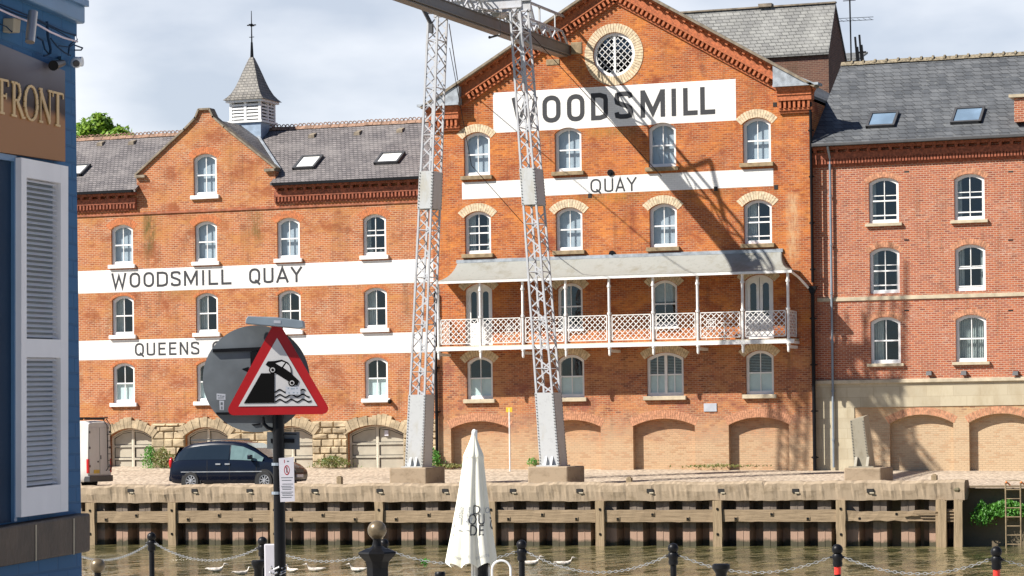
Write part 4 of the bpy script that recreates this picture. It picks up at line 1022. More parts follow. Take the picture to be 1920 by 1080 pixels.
MB().box(RX0, RX0+1.62, YR-.03, YR+.3, -2.4, .849).build('stone_pier', 'ashlar', blkb)
for x, w_ in ar[1:]:
    MB().box(x-w_/2-.1, x+w_/2+.1, YR+.26, YR+.4, -2.3, AR+.1).build('blind_arch_infill', 'block_low', blkb)
    a = MB(); voussoirs(a, x, AR-.35+.005, w_, .35, .30, YR-.004, YR+.1, 30, over=.03, gap=.2); a.build('brick_arch', 'arch_pink', blkb)
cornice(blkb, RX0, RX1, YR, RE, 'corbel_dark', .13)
RY2, RZ2 = YR+5.0, 15.55
rf = MB(); roofslab(rf, RX0, RX1, YR-.42, RE+.12, RY2, RZ2); roofslab(rf, RX0, RX1, RY2+5, RE, RY2, RZ2); rf.build('roof', 'slate_grey', blkb)
ridge(blkb, RX0, RX1, RY2, RZ2+.03, 'mossridge', False, step=.5)
g = MB(); g.box(RX0+.1, RX1, YR-.58, YR-.42, RE+.0, RE+.13); g.build('gutter', 'cartrim', blkb, bevel=.02)
s = MB(); s.box(RX0, RX1, 10, 10.3, -2.3, RE-.1); s.box(RX0, RX1, 3.4, 3.5, -2, RE-.3); s.box(RX1-.3, RX1, YR+.4, 10, -2, RE)
for z in (1.9, 4.9, 8.0, 11.2): s.box(RX0+.1, RX1-.1, YR+.4, 3.4, z-.05, z+.05)
s.build('inner_partition', 'inner', blkb)
sR = (RZ2-RE-.12)/(RY2-YR+.42)
skylight(blkb, 1655, 227, 1.1, 1.05, YR-.42, RE+.12, sR, 'skyglass2'); skylight(blkb, 1815, 219, 1.15, 1.1, YR-.42, RE+.12, sR, 'skyglass2')
xp = X(1560, 500, YR); t_ = MB(); xt = X(1553, 300, YR)
t_.tube([(xp, YR-.5, RE), (xp, YR-.12, RE-.5), (xp, YR-.12, -1.6)], .05, 10)
for z in (-.5, 1.5, 3.5, 5.5, 7.5, 9.5): t_.tube([(xp, YR-.12, z), (xp, YR-.12, z+.08)], .07, 10)
t_.build('drainpipe', 'pipegrey', blkb)
for px in (1743, 1808, 1905):
    a = P(px, 699, YR); l = MB(); l.hexa([(a.x-.12, YR-.2, a.z-.1), (a.x+.12, YR-.2, a.z-.1), (a.x+.12, YR-.01, a.z-.02), (a.x-.12, YR-.01, a.z-.02), (a.x-.1, YR-.14, a.z+.06), (a.x+.1, YR-.14, a.z+.06), (a.x+.1, YR-.01, a.z+.08), (a.x-.1, YR-.01, a.z+.08)]); l.build('wall_lamp', 'cartrim', blkb)
for px in (1700, 1895):
    a = P(px, 322, YR); 
    for py, in ((322,), (450,), (582,)):
        a = P(px, py, YR); MB().box(a.x-.1, a.x+.1, YR-.006, YR+.01, a.z-.03, a.z+.03).build('air_brick', 'dark', blkb)
# stone bracket + flue at the frame's right edge
a = P(1906, 190, YR-.1); q = MB(); q.box(a.x-.1, a.x+1.5, YR-.1, YR+2.2, 12.2, a.z+.15); q.build('dormer_cheek', 'block', blkb)
q = MB(); q.box(a.x-.3, a.x+1.7, YR-.2, YR+2.3, a.z+.16, a.z+.28); q.build('dormer_coping', 'stone', blkb)

# ================================================================= REAR BUILDINGS
YB = 16.0; YBR = YB+1.3; YBB = YB+4.2
p2 = P(1567, 5, YBR); e2 = P(1560, 97, YB)
rear = thing('rear_building', 'tall old brick building with mossy slate roof rising behind the mill', 'building', (e2.x-4, YB, ZB))
xg = p2.x; rz = p2.z; ez = e2.z; hlf = 1.3; ezb = ez-1.0
r = MB(); roofslab(r, xg-13, xg, YB-.15, ez-.0, YBR, rz); roofslab(r, xg-13, xg, YBB, ezb, YBR, rz)
r.build('roof', 'slate_old', rear)
M['oldbrick'] = brickmat('old_dark_brick', (.17, .08, .055), (.12, .06, .045), (.2, .14, .1), None, None, soot=.4)
r = MB(); r.box(xg-13, xg-.05, YB, YB+.3, -2, ez-.13)
r.add([(xg-.06, YB, -2), (xg-.06, YBB, -2), (xg-.06, YBB, ezb-.13), (xg-.06, YBR, rz-.13), (xg-.06, YB, ez-.13)], [(0, 1, 2, 3, 4)]); r.build('wall', 'oldbrick', rear)
a = P(1437, 13, YBR); MB().box(a.x-.35, a.x+.3, YBR-.2, YBR+.2, rz, rz+.16).build('chimney_cap', 'coping', rear)
r = MB(); r.box(xg-13, xg+.02, YBR-.12, YBR+.12, rz-.02, rz+.05); r.build('ridge_tiles', 'coping', rear)
YC = 26.0; a, b_ = P(1590, 88, YC), P(1612, 112, YC)
rr2 = thing('far_roof_house', 'small stone roofed house top far behind the block, beside the aerial', 'building', (a.x, YC, -2))
q = MB(); q.hexa([(a.x-3, YC, b_.z), (b_.x, YC, b_.z), (b_.x-.3, YC+3, a.z), (a.x-3, YC+3, a.z), (a.x-3, YC, b_.z+.1), (b_.x, YC, b_.z+.1), (b_.x-.3, YC+3, a.z+.1), (a.x-3, YC+3, a.z+.1)]); q.build('roof', 'slate_old', rr2)
q = MB(); q.box(a.x-3, b_.x-.1, YC+.1, YC+5, -2, b_.z); q.build('wall', 'oldbrick', rr2)
q = MB()
for k in range(4):
    p = P(1609+k*4, 80, YC-.5); q.bar((p.x, YC-.5, b_.z-1), (p.x-.15, YC-.5, p.z+[.3, -.2, .4, -.1][k]), .09)
q.bar((P(1606, 100, YC-.5).x, YC-.5, b_.z+.3), (P(1624, 100, YC-.5).x, YC-.5, b_.z+.3), .08); single('chimney_scaffold', q, 'black', 'cluster of dark upright poles beside the small far roof', 'scaffold')
q = MB(); ya = RY2+.6; p = P(1597, 115, ya); pt_ = P(1593, 0, ya); q.tube([(p.x, ya, 14), (pt_.x, ya, pt_.z+.6)], .035, 6)
z1 = Z(1593, 40, ya)
for dz in (0, .12): q.bar((p.x-.5, ya-.2, z1+dz), (p.x+.9, ya+.3, z1+.05+dz), .02)
for k in range(6): q.bar((p.x-.4+.25*k, ya-.35, z1+.05), (p.x-.4+.25*k, ya+.35, z1+.05), .012)
zt4 = Z(1593, 1, ya); q.bar((p.x-.35, ya, zt4), (p.x+.2, ya, zt4), .03)
single('tv_aerial', q, 'black', 'thin tall rooftop aerial mast with cross arms behind the slate ridge', 'aerial')

# ================================================================= TREE behind the warehouse
tb = P(195, 250, 22); tr_ = thing('tree', 'bright green leafy tree rising behind the warehouse roof', 'tree', (tb.x, 22, -2))
q = MB(); tz = P(185, 208, 22).z
q.tube([(tb.x, 22, -2), (tb.x+.2, 22, 6), (tb.x, 22, tz-3)], [.4, .3, .12], 10)
for k in range(10):
    a_ = k*2.4; q.tube([(tb.x, 22, 8+k*.5), (tb.x+1.6*math.cos(a_), 22+1.6*math.sin(a_), 10+k*.5)], [.12, .04], 6)
q.build('trunk', 'bark', tr_)
q = MB()
cl = [(186, 236, 1.1), (170, 234, .9), (160, 246, 1.0), (190, 220, .65), (205, 250, 1.0), (228, 248, .8), (182, 214, .4), (200, 228, .5), (220, 240, .5), (148, 242, .8), (240, 258, .7), (178, 262, 1.4), (210, 268, 1.4), (235, 275, 1.2), (150, 265, 1.3)]
for px, py, R in cl:
    p = P(px, py+5, 22+random.uniform(-1.2, 1)); leaves(q, p, R*.8, int(380*R*R)+90, .15, .8, .2)
for k in range(14):
    p = Vector((tb.x+random.uniform(-2.5, 2.5), 22+random.uniform(-1, 2.5), tz-3.5-random.uniform(0, 4))); leaves(q, p, 1.3, 200, .16, .9, .3)
q.build('crown', 'leaf', tr_)

# ================================================================= QUAY WALL
qx0 = X(-80, 907, YQ); qx1 = X(1808, 907, YQ)
qw = thing('quay_wall', 'old concrete topped sheet pile quay wall with timber fenders along the far bank', 'wall', ((qx0+qx1)/2, YQ, ZW-1))
CZ0 = Z(960, 940, YQ)
n = 420; vs = []; fs = []; rng = random.Random(3)
def bumpy(x, a): return a*(math.sin(x*1.7)+.6*math.sin(x*4.1+1)+.4*math.sin(x*9.7+2)+.35*math.sin(x*17.3))
for i in range(n+1):
    x = qx0+(qx1-qx0)*i/n; r1 = bumpy(x, .022)*(1.6 if x < -52 else .9)+rng.uniform(-.02, .02); r2 = bumpy(x+40, .02)
    chip = -.14*max(0, rng.random()-.9)*8 if rng.random() < .10 else 0
    bdz = .07 if x < -57 else 0
    zt5 = ZQ+.09+r1*.8; 
    vs += [(x, YQ+1.0, ZQ-.28), (x, YQ+.72, zt5), (x, YQ+.14+r2, zt5+chip*.5), (x, YQ+.02+r2, zt5-.09+chip), (x, YQ+r1, (zt5+CZ0)/2), (x, YQ+.01+r2*.5, CZ0+bumpy(x+9, .012)), (x, YQ+.5, CZ0)]
for i in range(n):
    for k in range(6): fs.append((i*7+k, (i+1)*7+k, (i+1)*7+k+1, i*7+k+1))
fs += [tuple(range(7)), tuple(range(n*7+6, n*7-1, -1))]
MB().add(vs, fs).build('coping', 'concrete', qw)
# trapezoid sheet piles
px_ = 1.02; sx = qx0; sp = MB(); vs = []; yf, yb_ = YQ+.17, YQ+.85
prof = []
while sx < qx1-1: prof += [(sx, yf), (sx+.50, yf), (sx+.56, yb_), (sx+px_-.06, yb_)]; sx += px_
prof.append((sx, yf))
for x, y in prof: vs += [(x, y, ZW-1), (x, y, CZ0+.02)]
sp.add(vs, [(2*i, 2*i+2, 2*i+3, 2*i+1) for i in range(len(prof)-1)]); sp.build('sheet_piling', 'pile', qw)
# vertical joint ribs on the pans
j = MB(); sx = qx0
while sx < qx1-1: j.box(sx+.24, sx+.262, yf-.012, yf-.001, ZW-.6, CZ0); sx += px_
j.build('pile_joint', 'pile', qw)
ph = [172, 325, 517, 713, 923, 1127, 1347, 1578, 1765]
posts = [X(p, 960, YQ) for p in ph]; rz0, rz1 = Z(960, 979, YQ-.1), Z(960, 957, YQ-.1)
def rough_bar(mb, x0, x1, y0, y1, z0, z1, amp=.012, n=None):
    n = n or max(4, int(abs(x1-x0)/.25)); vs = []
    for i in range(n+1):
        x = x0+(x1-x0)*i/n; a_, b_ = rng.uniform(-amp, amp), rng.uniform(-amp, amp)
        vs += [(x, y0+b_*.5, z0+a_), (x, y0-b_*.5, z1+b_), (x, y1, z1+b_), (x, y1, z0+a_)]
    fs = [(4*i+k, 4*i+4+k, 4*i+4+(k+1) % 4, 4*i+(k+1) % 4) for i in range(n) for k in range(4)]+[(3, 2, 1, 0), (4*n, 4*n+1, 4*n+2, 4*n+3)]
    mb.add(vs, fs)
for i, x in enumerate(posts):
    w_ = .17 if i else .2; p = MB(); zz = CZ0+(.0)
    vs = []
    for k in range(9):
        z = ZW-.8+(CZ0-ZW+.8)*k/8; jx = rng.uniform(-.012, .012)
        for dx, dy in ((-w_, -.16), (w_, -.16), (w_, .02), (-w_, .02)): vs.append((x+dx+jx, YQ+dy, z))
    p.add(vs, [(4*k+q, 4*k+(q+1) % 4, 4*k+4+(q+1) % 4, 4*k+4+q) for k in range(8) for q in range(4)]+[(3, 2, 1, 0), (32, 33, 34, 35)])
    po = p.build('timber_post', 'post', qw)
    for z in (CZ0-.3, ZW+.45): MB().box(x-.03, x+.04, YQ-.19, YQ-.15, z-.04, z+.04).build('bolt', 'black', po)
ends = [qx0]+posts+[qx1-.1]
for i in range(len(ends)-1):
    a_, b_ = ends[i]+.18, ends[i+1]-.18
    if b_-a_ < .3: continue
    r = MB(); last = i >= len(ends)-2
    if i == len(ends)-3:      # the splintered last length
        rough_bar(r, a_, b_, YQ-.1, YQ+.08, rz0+.02, rz1-.05, .035)
        for k in range(4): r.bar((b_-1.5+rng.random(), YQ-.1-.04*k, rz0+.05+k*.1), (b_+.9, YQ-.12, rz0+.02+k*.12), .05, .035)
    else: rough_bar(r, a_, b_, YQ-.08, YQ+.09, rz0+rng.uniform(-.02, .02), rz1+rng.uniform(-.02, .02), .012)
    ro = r.build('timber_rail', 'timber', qw)
    x = a_+.5; k = 0
    while x < b_-.2:
        z = (rz0+rz1)/2+(.07 if k % 2 else -.09); s_ = MB(); s_.box(x-.07, x+.07, YQ-.105, YQ-.07, z-.065, z+.065); so = s_.build('bolt_plate', 'post', ro)
        MB().box(x-.04, x+.04, YQ-.125, YQ-.106, z-.045, z+.03).build('bolt', 'black', ro); x += 1.35; k += 1
for i, px in enumerate((245, 365, 468, 590, 712, 835, 962, 1087, 1219, 1353, 1492, 1632)):
    a = P(px, 920, YQ); h = MB(); h.box(a.x-.13, a.x+.11, YQ-.03, YQ+.05, a.z-.07, a.z+.07); ho = h.build('drain_hole', 'dark', qw)
    MB().box(a.x-.02, a.x+.14, YQ-.045, YQ-.03, a.z-.10, a.z-.055).build('lip', 'stone', ho)
x = X(1800, 990, YQ); 
for k, px in enumerate((1768, 1798)):
    xx = X(px, 990, YQ); p = MB(); p.hexa([(xx-.16, YQ-.25, ZW-.6), (xx+.16, YQ-.25, ZW-.6), (xx+.16, YQ-.05, ZW-.6), (xx-.16, YQ-.05, ZW-.6), (xx-.10, YQ-.25, CZ0+.05), (xx+.18, YQ-.25, CZ0-.12), (xx+.16, YQ-.05, CZ0), (xx-.16, YQ-.05, CZ0)]); p.build('timber_post', 'post', qw)
q = MB()
for px, py, s_ in ((1783, 915, .2), (1797, 918, .22), (1770, 913, .12)):
    a = P(px, py, YQ+.2); q.ball((a.x, YQ+.2, a.z), s_, s_, s_*.6, 9, 6)
q.build('broken_coping_lump', 'concrete_dark', qw)
# bank beyond the end of the quay wall
bx = qx1-3
mb = MB(); mb.hexa([(bx, YQ+.75, ZW-1), (bx+25, YQ+2.6, ZW-1), (bx+25, YQ+4, ZW-1), (bx, YQ+2, ZW-1), (bx, YQ+.75, ZQ-.15), (bx+25, YQ+2.6, ZQ-.1), (bx+25, YQ+4, ZQ-.1), (bx, YQ+2, ZQ-.15)])
bw = single('bank_wall', mb, 'concrete_dark', 'dark low river bank wall with weeds, right of the sheet piling', 'wall')
# weeds
def weed(name, lab, cx_, cy_, cz_, w_, h_, n, mat, size=.07, cat='plant', group=None):
    q = MB()
    for i in range(n):
        u = random.gauss(0, .4); a_ = random.random(); hh = h_*(1-abs(u)*.5)*a_**.7
        p = Vector((cx_+u*w_, cy_+random.gauss(0, .12), cz_+hh)); s_ = size*random.uniform(.5, 1.3)
        a1 = Vector((random.gauss(0, .6), random.gauss(0, .5), random.gauss(.7, .5))).normalized(); b1 = a1.cross(Vector((random.gauss(0, .4), -1, random.gauss(0, .4)))).normalized()
        q.add([p-a1*s_, p+b1*s_*.4, p+a1*s_, p-b1*s_*.4], [(0, 1, 2, 3)])
    for i in range(8):
        u = random.uniform(-.5, .5)*w_; q.bar((cx_+u, cy_, cz_-.05), (cx_+u*1.3, cy_, cz_+h_*.8), .012)
    return single(name, q, mat, lab, cat, group)
a = P(1885, 975, YQ+.4); weed('weed_bush', 'bright green bush growing on the bank wall behind the ladder', a.x, YQ+.72, a.z+.1, 1.0, .62, 2200, 'weedgreen', .06, 'bush')
a = P(1845, 985, YQ+.3); weed('weed_bush', 'dark tuft of weeds at the broken end of the quay wall', a.x-.1, YQ+.5, a.z, .4, .9, 500, 'weedgreen', .06, 'bush')
GR = 'weeds at the foot of the walls'
for px, py, w_, h_, n_, mt, lab in ((282, 878, .45, 1.1, 420, 'weedgreen', 'tall green weeds between the two left garage doors'), (306, 878, .7, .95, 620, 'weed', 'dry brown bushy weeds by the rear of the dark car'),
                               (625, 876, 1.0, .5, 620, 'weed', 'low olive weeds between the garage doors behind the car bonnet'), (812, 874, .5, .8, 420, 'weedgreen', 'green weeds at the drainpipe foot between warehouse and mill'),
                               (845, 876, 1.0, .14, 260, 'weed', 'creeping strip of weeds below the leftmost blind arch'), (1000, 872, .3, .3, 90, 'weedgreen', 'small green tuft beside the right gantry leg'), (1350, 876, 2.2, .12, 240, 'weed', 'thin row of weeds at the foot of the mill wall, right half')):
    a = P(px, py, -.25); weed('weed_clump', lab, a.x, -.3, a.z, w_, h_, n_, mt, .06, 'plant', GR)
# quay stumps, ladder, marker post
for px, py, lab in ((637, 898, 'small square dark stump on the quay between the car and the left gantry leg'), (1180, 900, 'small square dark stump on the quay right of the right gantry leg'), (1752, 895, 'small square dark stump on the quay near its right end')):
    a = P(px, py, YQ+1.1); q = MB(); q.box(a.x-.1, a.x+.1, YQ+1.0, YQ+1.2, ZQ, a.z+.08); q.box(a.x-.06, a.x+.06, YQ+1.04, YQ+1.16, a.z+.08, a.z+.12)
    single('quay_stump', q, 'sillstone', lab, 'stump', 'stumps along the quay edge', bevel=.01)
a0, a1 = P(1886, 960, YQ-.1), P(1914, 960, YQ-.1); zt6 = Z(1900, 907, YQ-.1)
ld = thing('quay_ladder', 'steel river ladder with orange handrail tops on the bank wall', 'ladder', ((a0.x+a1.x)/2, YQ-.1, ZW))
for a in (a0, a1):
    MB().tube([(a.x, YQ-.1, ZW-.5), (a.x, YQ-.1, ZQ)], .028, 8).build('stile', 'sillstone', ld)
    MB().tube([(a.x, YQ-.1, ZQ), (a.x, YQ-.1, zt6-.05), (a.x, YQ+.05, zt6+.06), (a.x, YQ+.5, zt6-.02), (a.x, YQ+.7, ZQ-.1)], .03, 8).build('handrail', 'orange', ld, smooth=True)
for k in range(8):
    z = ZW+.1+k*.32; MB().tube([(a0.x, YQ-.1, z), (a1.x, YQ-.1, z)], .018, 6).build('rung', 'sillstone', ld)
YM = -1.2
a = P(955, 770, YM); ms = thing('marker_post', 'slim white post with small yellow sign in front of the blind arches', 'sign', (a.x, YM, -1.6))
MB().tube([(a.x, YM, -1.75), (a.x, YM, a.z+.1)], .035, 8).build('post', 'offwhite', ms)
MB().box(a.x-.14, a.x+.14, YM-.03, YM+.0, a.z-.06, a.z+.14).build('sign_plate', 'yellow', ms)

# ================================================================= CRANE GANTRY
YG = -10.0
bmx = P(1060, 105).x; bmz = P(1060, 105).z
gan = thing('crane_gantry', 'silver painted lattice crane gantry on the quay with a beam running to the mill gable', 'crane', (bmx, YG, ZQ))
def lattice_leg(par, name, base, top, wb, wt, db, dt, plates, solid, pitch=.46, lab=None):
    """four chords, zigzag bracing on the four faces, riveted plate sections; base/top: centre of the front (-Y) face"""
    base = Vector(base); top = Vector(top)
    def corner(t, i, j):
        c = base.lerp(top, t); w_ = wb+(wt-wb)*t; d_ = db+(dt-db)*t
        return c+Vector((w_/2*i, d_*j, 0))
    L = (top-base).length; leg = MB(); cs = [(-1, 0), (1, 0), (1, 1), (-1, 1)]
    for i, j in cs: leg.bar(corner(0, i, j), corner(1, i, j), .075, .075)
    n = int(L/pitch)
    skip = lambda t: any(a-.002 < t < b-.01 for a, b in plates) or t < solid
    for k in range(n):
        t0, t1 = k/n, (k+1)/n
        if skip((t0+t1)/2): continue
        for q in range(4):
            A_, B_ = cs[q], cs[(q+1) % 4]
            a_, b_ = (A_, B_) if k % 2 else (B_, A_)
            leg.bar(corner(t0, *a_), corner(t1, *b_), .055, .018, up=Vector((0, 1, 0)) if q % 2 == 0 else Vector((1, 0, 0)))
        if k % 4 == 0:
            for q in range(4): leg.bar(corner(t0, *cs[q]), corner(t0, *cs[(q+1) % 4]), .06, .03)
    lo = leg.build(name, 'silver', par)
    rv = MB()
    for a_, b_ in [(0, solid)]+list(plates):
        pl = MB(); e = .055
        for q in range(4):
            A_, B_ = cs[q], cs[(q+1) % 4]
            nrm = [Vector((0, -1, 0)), Vector((1, 0, 0)), Vector((0, 1, 0)), Vector((-1, 0, 0))][q]
            p = [corner(a_, *A_)+nrm*e, corner(a_, *B_)+nrm*e, corner(b_, *B_)+nrm*e, corner(b_, *A_)+nrm*e]
            ex_ = (p[1]-p[0]).normalized()*.05
            p = [p[0]-ex_, p[1]+ex_, p[2]+ex_, p[3]-ex_]
            pl.add(p+[v_-nrm*.02 for v_ in p], [(0, 1, 2, 3), (7, 6, 5, 4), (0, 4, 5, 1), (1, 5, 6, 2), (2, 6, 7, 3), (3, 7, 4, 0)])
            if q < 2:
                m_ = max(3, int((p[3]-p[0]).length/.115))
                for k in range(m_):
                    for s0, s1, ins in ((p[0], p[3], 1), (p[1], p[2], -1)):
                        c_ = s0.lerp(s1, (k+.5)/m_)+ex_*ins*.8+nrm*.005; rv.obox(c_, Vector((1, 0, 0)), Vector((0, 1, 0)), Vector((0, 0, 1)), .016, .016, .016)
        nf = len(pl.f); pl.add(rv.v, rv.f); mk('riveted_plate', pl, 'plate', lo, OFF[lo], mat2='cartrim', f2=nf); rv = MB()
    # foot
    f = MB(); c0 = base
    for sx_ in (-1, 1): f.hexa([(c0.x+sx_*.12-.04, YG-.25, c0.z-.02), (c0.x+sx_*.12+.04, YG-.25, c0.z-.02), (c0.x+sx_*.12+.04, YG+db+.2, c0.z-.02), (c0.x+sx_*.12-.04, YG+db+.2, c0.z-.02), (c0.x+sx_*.12-.04, YG-.06, c0.z+.35), (c0.x+sx_*.12+.04, YG-.06, c0.z+.35), (c0.x+sx_*.12+.04, YG+db, c0.z+.35), (c0.x+sx_*.12-.04, YG+db, c0.z+.35)])
    f.box(c0.x-.45, c0.x+.45, YG-.3, YG+db+.25, c0.z-.06, c0.z-.0); f.build('foot', 'plate', lo)
    return lo
def legat(pb, pt, plp, sol, wb, wt):
    B_ = P(*pb, YG); T_ = P(*pt, YG); L = T_.z-B_.z
    tt = [(P(pb[0], y, YG).z-B_.z)/L for y in plp+[sol]]
    return B_, T_, (tt[1], tt[0]), tt[2]
PLz = -1.36
B1, T1, pl1, so1 = legat((777, 874), (812, 30), [322, 392], 740, .7, .42)
B2, T2, pl2, so2 = legat((1031, 872), (965, 12), [313, 382], 736, .7, .42)
lattice_leg(gan, 'leg', B1, T1, .66, .40, .85, .95, [pl1], so1); lattice_leg(gan, 'leg', B2, T2, .70, .40, .85, .95, [pl2], so2)
def block(par, B_, wl_, wr_):
    q = MB(); z0 = Z(900, 907, YG-.6); z1 = B_.z-.05
    q.box(B_.x-wl_, B_.x+wr_, YG-.55, YG+1.45, -2.1, z1); return q.build('concrete_block', 'concrete', par, bevel=.05)
block(gan, B1, .85, .72); block(gan, B2, .72, .92)
gz_ = (T1.z+T2.z)/2
g = MB(); xa, xb = T1.x-.35, T2.x+.3
for y in (YG-.05, YG+.95):
    g.box(xa, xb, y, y+.05, gz_+.05, gz_+.42); g.box(xa, xb, y-.08, y+.13, gz_+.42, gz_+.46); g.box(xa, xb, y-.08, y+.13, gz_+.01, gz_+.05)
g.build('cross_girder', 'silver', gan)
# upper bracing near the right leg
g = MB(); tp = Vector((T2.x+.3, YG+.4, gz_+4.5))
for i in (-1, 1):
    for j in (0, 1): g.bar((T2.x+.25*i, YG+j*.95, gz_+.4), (T2.x+.45+.25*i, YG+.5*j+.2, gz_+5), .07)
for k in range(7):
    g.bar((T2.x-.2+.06*k, YG, gz_+.4+.5*k), (T2.x+.3+.06*k, YG+.1, gz_+.9+.5*k), .04); g.bar((T2.x+.3+.06*k, YG, gz_+.4+.5*k), (T2.x-.2+.06*k, YG+.1, gz_+.9+.5*k), .04)
g.bar((T1.x+.6, YG, gz_+.45), (T2.x-.1, YG+.2, gz_+2.6), .05); g.bar((T1.x+1.6, YG, gz_+.45), (T1.x+1.6, YG+.2, gz_+3), .06); g.bar((T1.x+2.3, YG, gz_+.45), (T1.x+2.3, YG+.2, gz_+3), .06)
g.build('mast_bracing', 'silver', gan)
# runway beam
yo = -21.5
b_ = MB(); bw_ = .30
x0, x1 = bmx-.05-bw_, bmx-.05+bw_; zb0 = bmz
b_.box(x0, x1, yo, .25, zb0, zb0+.05); b_.box(x0-.0, x1, yo, .25, zb0+.40, zb0+.44)
b_.box(x0+.05, x0+.09, yo, .25, zb0+.05, zb0+.40); b_.box(x1-.09, x1-.05, yo, .25, zb0+.05, zb0+.40)
b_.box((x0+x1)/2-.22, (x0+x1)/2+.22, yo, -.2, zb0-.07, zb0-.02); b_.box((x0+x1)/2-.03, (x0+x1)/2+.03, yo, -.2, zb0-.02, zb0)
rb = b_.build('runway_beam', 'beam', gan)
tr_t = MB(); zt0, zt1_ = zb0+.46, zb0+.92
for x in (x0+.04, x1-.04):
    tr_t.bar((x, yo, zt1_), (x, -.9, zt1_), .07, .07)
    y = yo; k = 0
    while y < -1.4:
        y2 = y+.55; tr_t.bar((x, y, zt0 if k % 2 else zt1_), (x, y2, zt1_ if k % 2 else zt0), .05, .05, up=Vector((1, 0, 0))); y = y2; k += 1
    tr_t.bar((x, -.95, zt1_), (x, -.3, zt0), .07, .07)
y = yo; k = 0
while y < -1.4:
    tr_t.bar((x0+.04, y, zt1_), (x1-.04, y+.55, zt1_), .04); y += .55
tr_t.build('beam_truss', 'silver', rb)
# trolley gear by the right leg
tg = MB(); yy = YG+1.4; 
for k in range(16):
    tg.tube([(x1-.3+random.uniform(-.1, .5), yy+random.uniform(-2.8, 2.8), zb0+random.uniform(.45, .9)), (x1-.2+random.uniform(-.1, .6), yy+random.uniform(-2.8, 2.8), zb0+random.uniform(.5, 1.1))], .03, 6)
tg.tube([(x1+.05, yy-.4, zb0+.65), (x1+.05, yy+.3, zb0+.65)], .2, 12); tg.tube([(x1+.05, yy+1.2, zb0+.6), (x1+.05, yy+1.6, zb0+.6)], .16, 12)
tg.build('trolley_gear', 'plate', gan)
# top tie and hangers from the wall up to the mast
g = MB(); wa = P(1082, 30); topp = Vector((bmx, YG+5.2, Z(1003, 0, YG+5.2)+.0))
dirn = (topp-Vector((bmx, 0, wa.z))); far = Vector((bmx, 0, wa.z))+dirn*2.0
g.bar((bmx, 0, wa.z), far, .09); g.bar((bmx, far.y, far.z), (bmx, far.y-.3, zb0+.5), .14); 
g.bar((bmx+.1, -4.1, zb0+.9), (bmx, -5.2, topp.z+1.2), .11); g.bar((bmx+.1, -5.6, zb0+.9), (bmx, -5.2, topp.z+1.2), .11)
for t_ in (.26, .66): 
    p = Vector((bmx, 0, wa.z))+dirn*t_; g.bar(p, (bmx, p.y, zb0+.8), .08 if t_ > .3 else .05)
g.build('tie_rods', 'plate', gan)
g = MB(); p = P(789, 8, YG-.3); q_ = P(808, 45, YG-.05); g.bar(p, q_, .13); g.bar(q_, q_+Vector((0, 0, -.35)), .16); g.build('strut', 'cartrim', gan)
# stay cables
def cable(pts, r=.014, par=None, nm='stay_cable'):
    q = MB(); q.tube(pts, r, 5); return q.build(nm, 'black', par or gan)
cable([(bmx+.3, -7.5, zb0+.9), P(1240, 330, -.05)], .016); cable([P(843, 90, YG+.5), P(884, 310, -4), P(1000, 440, -.05)], .015)
cable([P(842, 45, YG+.8), P(858, 150, -.3)], .02)
hk = P(938, 65, YG-.6); q = MB(); q.tube([P(938, 20, YG-.6), hk], .012, 5); q.tube([hk, P(920, 70, YG-.6)], .04, 8); q.ball(P(918, 70, YG-.6), .06, n=8, m=5); q.build('hook', 'cartrim', gan)
# stump of a third leg
YS = YG; a = P(1616, 874, YS); ts = thing('gantry_leg_stump', 'cut off riveted steel leg base on a concrete block at the quay right end', 'crane leg', (a.x, YS, -2))
tt_ = P(1606, 782, YS)
lg = MB(); w0, w1, dd = .60, .52, .85
def lpt(i, j, t): 
    c_ = Vector((a.x, YS, a.z)).lerp(Vector((tt_.x, YS, tt_.z)), t); return (c_.x+i*(w0+(w1-w0)*t)/2, c_.y+j*dd, c_.z)
lg.hexa([lpt(-1, 0, 0), lpt(1, 0, 0), lpt(1, 1, 0), lpt(-1, 1, 0), lpt(-1, 0, .93), lpt(1, 0, 1), lpt(1, 1, 1.05), lpt(-1, 1, .98)])
rv = MB()
for k in range(16):
    for i in (-.86, .86): p = lpt(i, 0, (k+.5)/17); rv.box(p[0]-.015, p[0]+.015, p[1]-.02, p[1], p[2]-.015, p[2]+.015)
nf = len(lg.f); lg.add(rv.v, rv.f); M['stained'] = rusty('stained_old_steel', (.29, .26, .195), (.17, .14, .085), .85); mk('plate_leg', lg, 'stained', ts, OFF[ts], mat2='cartrim', f2=nf)
q = MB(); q.box(a.x-.45, a.x+.5, YS-.25, YS+1.1, a.z-.06, a.z); 
for sx_ in (-.2, .25): q.hexa([(a.x+sx_-.05, YS-.24, a.z), (a.x+sx_+.05, YS-.24, a.z), (a.x+sx_+.05, YS-.01, a.z), (a.x+sx_-.05, YS-.01, a.z), (a.x+sx_-.05, YS-.05, a.z+.35), (a.x+sx_+.05, YS-.05, a.z+.35), (a.x+sx_+.05, YS-.01, a.z+.35), (a.x+sx_-.05, YS-.01, a.z+.35)])
q.build('foot', 'stained', ts); block(ts, a, .55, .85)

